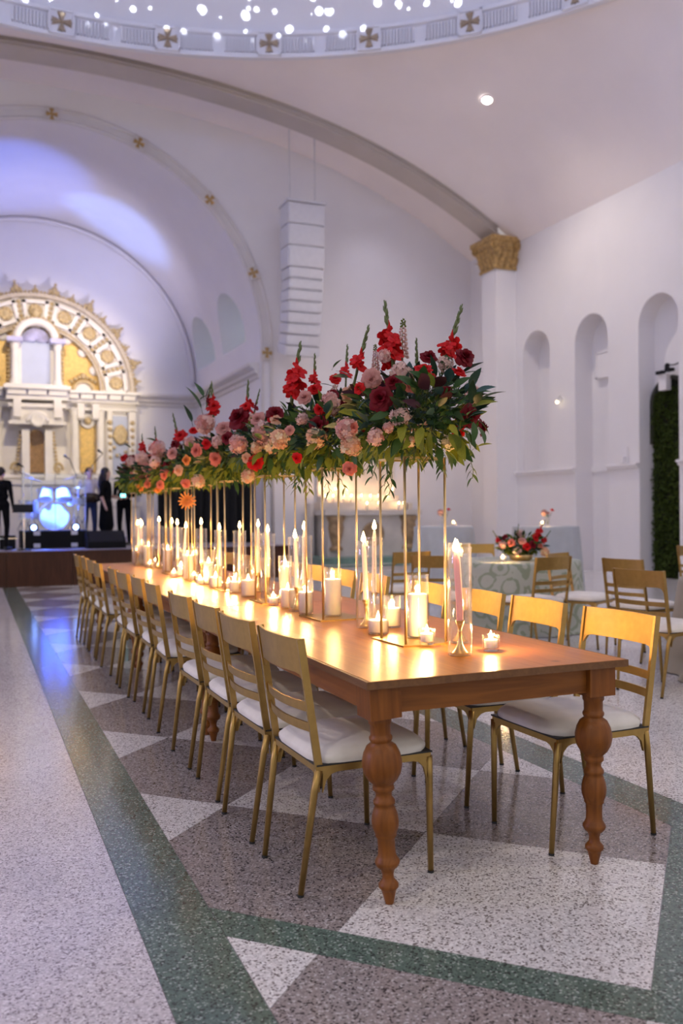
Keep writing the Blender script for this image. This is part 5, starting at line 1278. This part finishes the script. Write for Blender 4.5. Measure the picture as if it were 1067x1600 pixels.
# centrepiece on the patterned table
def small_bouquet(px_, py_, sc_, label):
    r = random.Random(77); c = Vector((PT[0]-.05, PT[1]-.18, .76))
    t = thing('table_bouquet', label, 'flowers', c, 0)
    b = MB(); b.smooth = True; b.lathe([(.09, 0), (.12, .02), (.13, .06), (.125, .065), (.001, .06)], 20); b.build('bowl', M_BRASS, t)
    tag(put('inner_foliage', FILL[0], t, (0, 0, .15), (0, 0, pi/2-.4), (.62, .62, .62)), kind='stuff')
    for (x, y, z, s, k) in ((-.14, -.18, .20, .055, 'coral'), (.03, -.2, .16, .055, 'red'), (.10, -.18, .18, .05, 'burg'), (-.02, -.19, .22, .05, 'blush'), (.19, -.12, .16, .05, 'coral'), (-.22, -.1, .17, .045, 'cpale'), (.24, -.12, .10, .05, 'cpeach'), (-.08, -.2, .11, .045, 'cgreen'), (.14, -.12, .25, .05, 'red'),
                        (-.18, 0, .26, .045, 'burg'), (0, .05, .28, .05, 'cpale'), (.15, .1, .22, .05, 'blush'), (-.1, .15, .2, .05, 'red')):
        # laid out across the view, -y towards the aisle
        p = CR*x+Vector((-CF.x, -CF.y, 0))*(-y*.9); p = Vector((p.x, p.y, z)); bloom(t, k, p, s, p-Vector((0, 0, .1))-CF*.1, r)
    for (x0, z0, x1, z1, w) in ((.12, .18, .27, .44, 0), (-.2, .15, -.31, .33, 1), (.2, .15, .33, .33, 1), (-.05, .2, -.02, .40, 3)):
        glad_(t, CR*x0+Vector((0, 0, z0)), CR*x1+Vector((0, 0, z1)), (GLAD+[GLADB])[w])
    for q in range(80):
        a = r.uniform(0, 6.28); z = r.uniform(-.4, 1); s = sqrt(1-z*z); d = Vector((cos(a)*s, sin(a)*s, z))
        p = CR*(d.x*.24)+Vector((CF.x, CF.y, 0))*(d.y*.16)+Vector((0, 0, .16+d.z*.11)); put('leaf', LEAF[r.choice((0, 0, 1, 1, 2, 3))], t, p, aimx(p-Vector((0, 0, .1)), r.uniform(-1, 1)), r.uniform(.05, .08))
small_bouquet(795, 850, 1, 'low bouquet of red and coral flowers on the patterned round table')
def votive_at(p, z, nm):
    votive(p[0], p[1], z, 'tealight in a ribbed glass on '+nm, 'ribbed votive glass with tealight on '+nm)
vp = onz(785, 879, .76); vc = Vector((vp.x-PT[0], vp.y-PT[1], 0)); vc = vc*(min(1, .58/vc.length)); votive_at((PT[0]+vc.x, PT[1]+vc.y), .7605, 'the patterned round table')
votive_at((c2.x-.23, 11.3-.25), 1.0605, 'the high table with bud vase'); votive_at((c1.x+.05, 11.6-.2), 1.0805, 'the grey blue high table')
def bud(x, y, z, label, seed):
    r = random.Random(seed); t = thing('bud_vase', label, 'vase', (x, y, z), 0)
    b = MB(); b.smooth = True; b.lathe([(.001, 0), (.035, 0), (.042, .03), (.03, .08), (.014, .12), (.016, .15)], 16, cap=False); b.build('vase', M_GLASS, t)
    for q, (dx, k, s) in enumerate(((-.05, 'cpale', .05), (.07, 'red', .045), (.01, 'blush', .04))):
        tip = CR*dx+Vector((0, 0, .20+.05*(q % 2))); b = MB(); b.tube([(0, 0, .02), tip], .003, 5); b.build('stem', G['stem'], t); bloom(t, k, tip, s, tip, r)
    for q in range(5): a = q*1.3; put('leaf', LEAF[0], t, (0, 0, .14), aimx((cos(a), sin(a), .7)), .08)
bud(c2.x-.03, 11.3-.1, 1.0605, 'glass bud vase with pink and red blooms on the high table', 3); bud(c1.x+.02, 11.6+.02, 1.0805, 'glass bud vase with red bloom on the grey blue high table', 4)

# ================================================================== WALL FITTINGS
# ivy filling the arch of the third niche
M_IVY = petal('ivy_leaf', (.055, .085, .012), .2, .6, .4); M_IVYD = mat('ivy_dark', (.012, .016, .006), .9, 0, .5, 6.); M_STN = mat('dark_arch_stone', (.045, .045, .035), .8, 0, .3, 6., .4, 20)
iv = thing('ivy_arch', 'dark arch overgrown with green ivy inside the third wall niche', 'arch', (XW+.23, 13.04, 0))
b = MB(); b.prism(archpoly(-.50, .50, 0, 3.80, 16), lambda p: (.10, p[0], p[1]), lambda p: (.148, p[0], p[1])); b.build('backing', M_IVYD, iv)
b = MB(); ol = [(.49*cos(pi*q/20), 3.30+.47*sin(pi*q/20)) for q in range(21)]; b.tube([(.06, y, z) for y, z in [(.49, 2.55)]+ol+[(-.49, 2.55)]], .045, 8); b.build('arch_rim', M_STN, iv, smooth=True)
r = random.Random(9); b = MB()
for q in range(9000):
    y = r.uniform(-.48, .49); z = r.uniform(.02, 3.6)
    if hypot(max(0, abs(y)-0), max(0, z-3.27)) > .46: continue
    lump = .5+.5*sin(y*9+sin(z*2.3)*2)*sin(z*3.1+1+y*3)
    if lump < .28 and y < -.1 and r.random() < .75: continue
    p = Vector((.10-.10*lump*r.random()-.01, y, z)); e = Vector((-r.random(), r.uniform(-1, 1), r.uniform(-1.2, .5))).normalized(); s = e.orthogonal().normalized(); l = r.uniform(.03, .06)
    b.add([p, p+e*l*.5+s*l*.4, p+e*l, p+e*l*.5-s*l*.4], [(0, 1, 2, 3)])
tag(b.build('ivy_leaves', M_IVY, iv), kind='stuff')
b = MB(); b.box((-.02, .06, 3.68), (.12, .2, .30)); b.build('keystone', M_WALL, iv)
fl = thing('flood_light', 'small black twin flood light fixed over the ivy arch', 'light fixture', (XW+.14, 13.0, 3.86))
b = MB(); b.box((0, .13, .0), (.10, .16, .06)); b.box((0, -.10, .02), (.10, .16, .06)); b.build('lamp_head', M_BLACK, fl)
b = MB(); b.tube([(.02, .05, .0), (.0, .0, .09), (.0, -.09, .11), (.02, -.2, .10), (.02, -.7, .18)], .012, 6); b.lathe([(.06, 0), (.06, .02)], 14, (0, -.03, .10), Matrix.Rotation(pi/2, 3, 'Y')); b.build('arm', M_BLACK, fl)
sn = thing('wall_sconce', 'small chrome wall sconce with a lit bulb between the wall niches', 'sconce', (XW-.001, 15.96, 3.69))
b = MB(); b.smooth = True; b.lathe([(.055, 0), (.05, .02), (.001, .025)], 16, (0, 0, 0), Matrix.Rotation(-pi/2, 3, 'Y')); b.build('wall_plate', M_WALL, sn)
b = MB(); b.smooth = True; b.tube([(-.02, -.02, .0), (-.09, -.05, .06), (-.13, -.05, .02), (-.13, -.03, -.05)], .014, 8); b.build('arm', M_CHR, sn)
b = MB(); b.ball((-.13, .0, -.06), .035, 10, 8); b.build('bulb', emit('sconce_bulb', (1, .85, .5), 4.), sn, smooth=True)
jb = thing('junction_box', 'little white junction box fixed on the rail of the right wall', 'box', (XW-.09, 13.99, 2.2)); b = MB(); b.bb((-.001, -.08, 0), (.085, .08, .13)); b.build('box', M_WALL, jb); b = MB(); b.tube([(.06, -.12, .0), (.06, -.12, .32)], .012, 6); b.build('conduit', M_WALL, jb)
dl = thing('ceiling_downlight', 'round lit downlight recessed in the curved ceiling', 'light fixture', (9.49, 15.19, 9.455)); dl.rotation_euler = (0, 0, 0)
nrm = Vector((-.28, -.30, -1)).normalized(); Q = nrm.to_track_quat('Z', 'Y').to_matrix()
b = MB(); b.smooth = True; b.lathe([(.10, .0), (.135, .0), (.14, .02), (.105, .035), (.10, .0)], 24, (0, 0, 0), Q, cap=False); b.build('rim', M_CEIL, dl)
b = MB(); b.lathe([(.10, .012), (.001, .012)], 24, (0, 0, 0), Q, cap=False); b.build('lens', emit('downlight_lens', (1, .97, .92), 12.), dl)
# added blue glow heads on the riser, for the drums' glare and floor streaks
for q, (x, z) in enumerate(((-.55, .03), (.55, .03))):
    t = thing('drum_glow_light', 'small added blue glow light on the drum riser %s' % ('by the floor tom' if q == 0 else 'by the snare drum'), 'light fixture', (KX+x*.72, KY-.40, RZT), 0, 'added blue glow lights on the riser')
    b = MB(); b.bb((-.08, -.05, .0), (.08, .05, .13)); b.build('body', M_BLACK, t)
    b = MB(); b.lathe([(.05, 0), (.001, .002)], 16, (0, -.052, .07), Matrix.Rotation(pi/2, 3, 'X'), cap=False); b.build('lens', emit('blue_drum_glow', (.25, .4, 1), 14.), t)
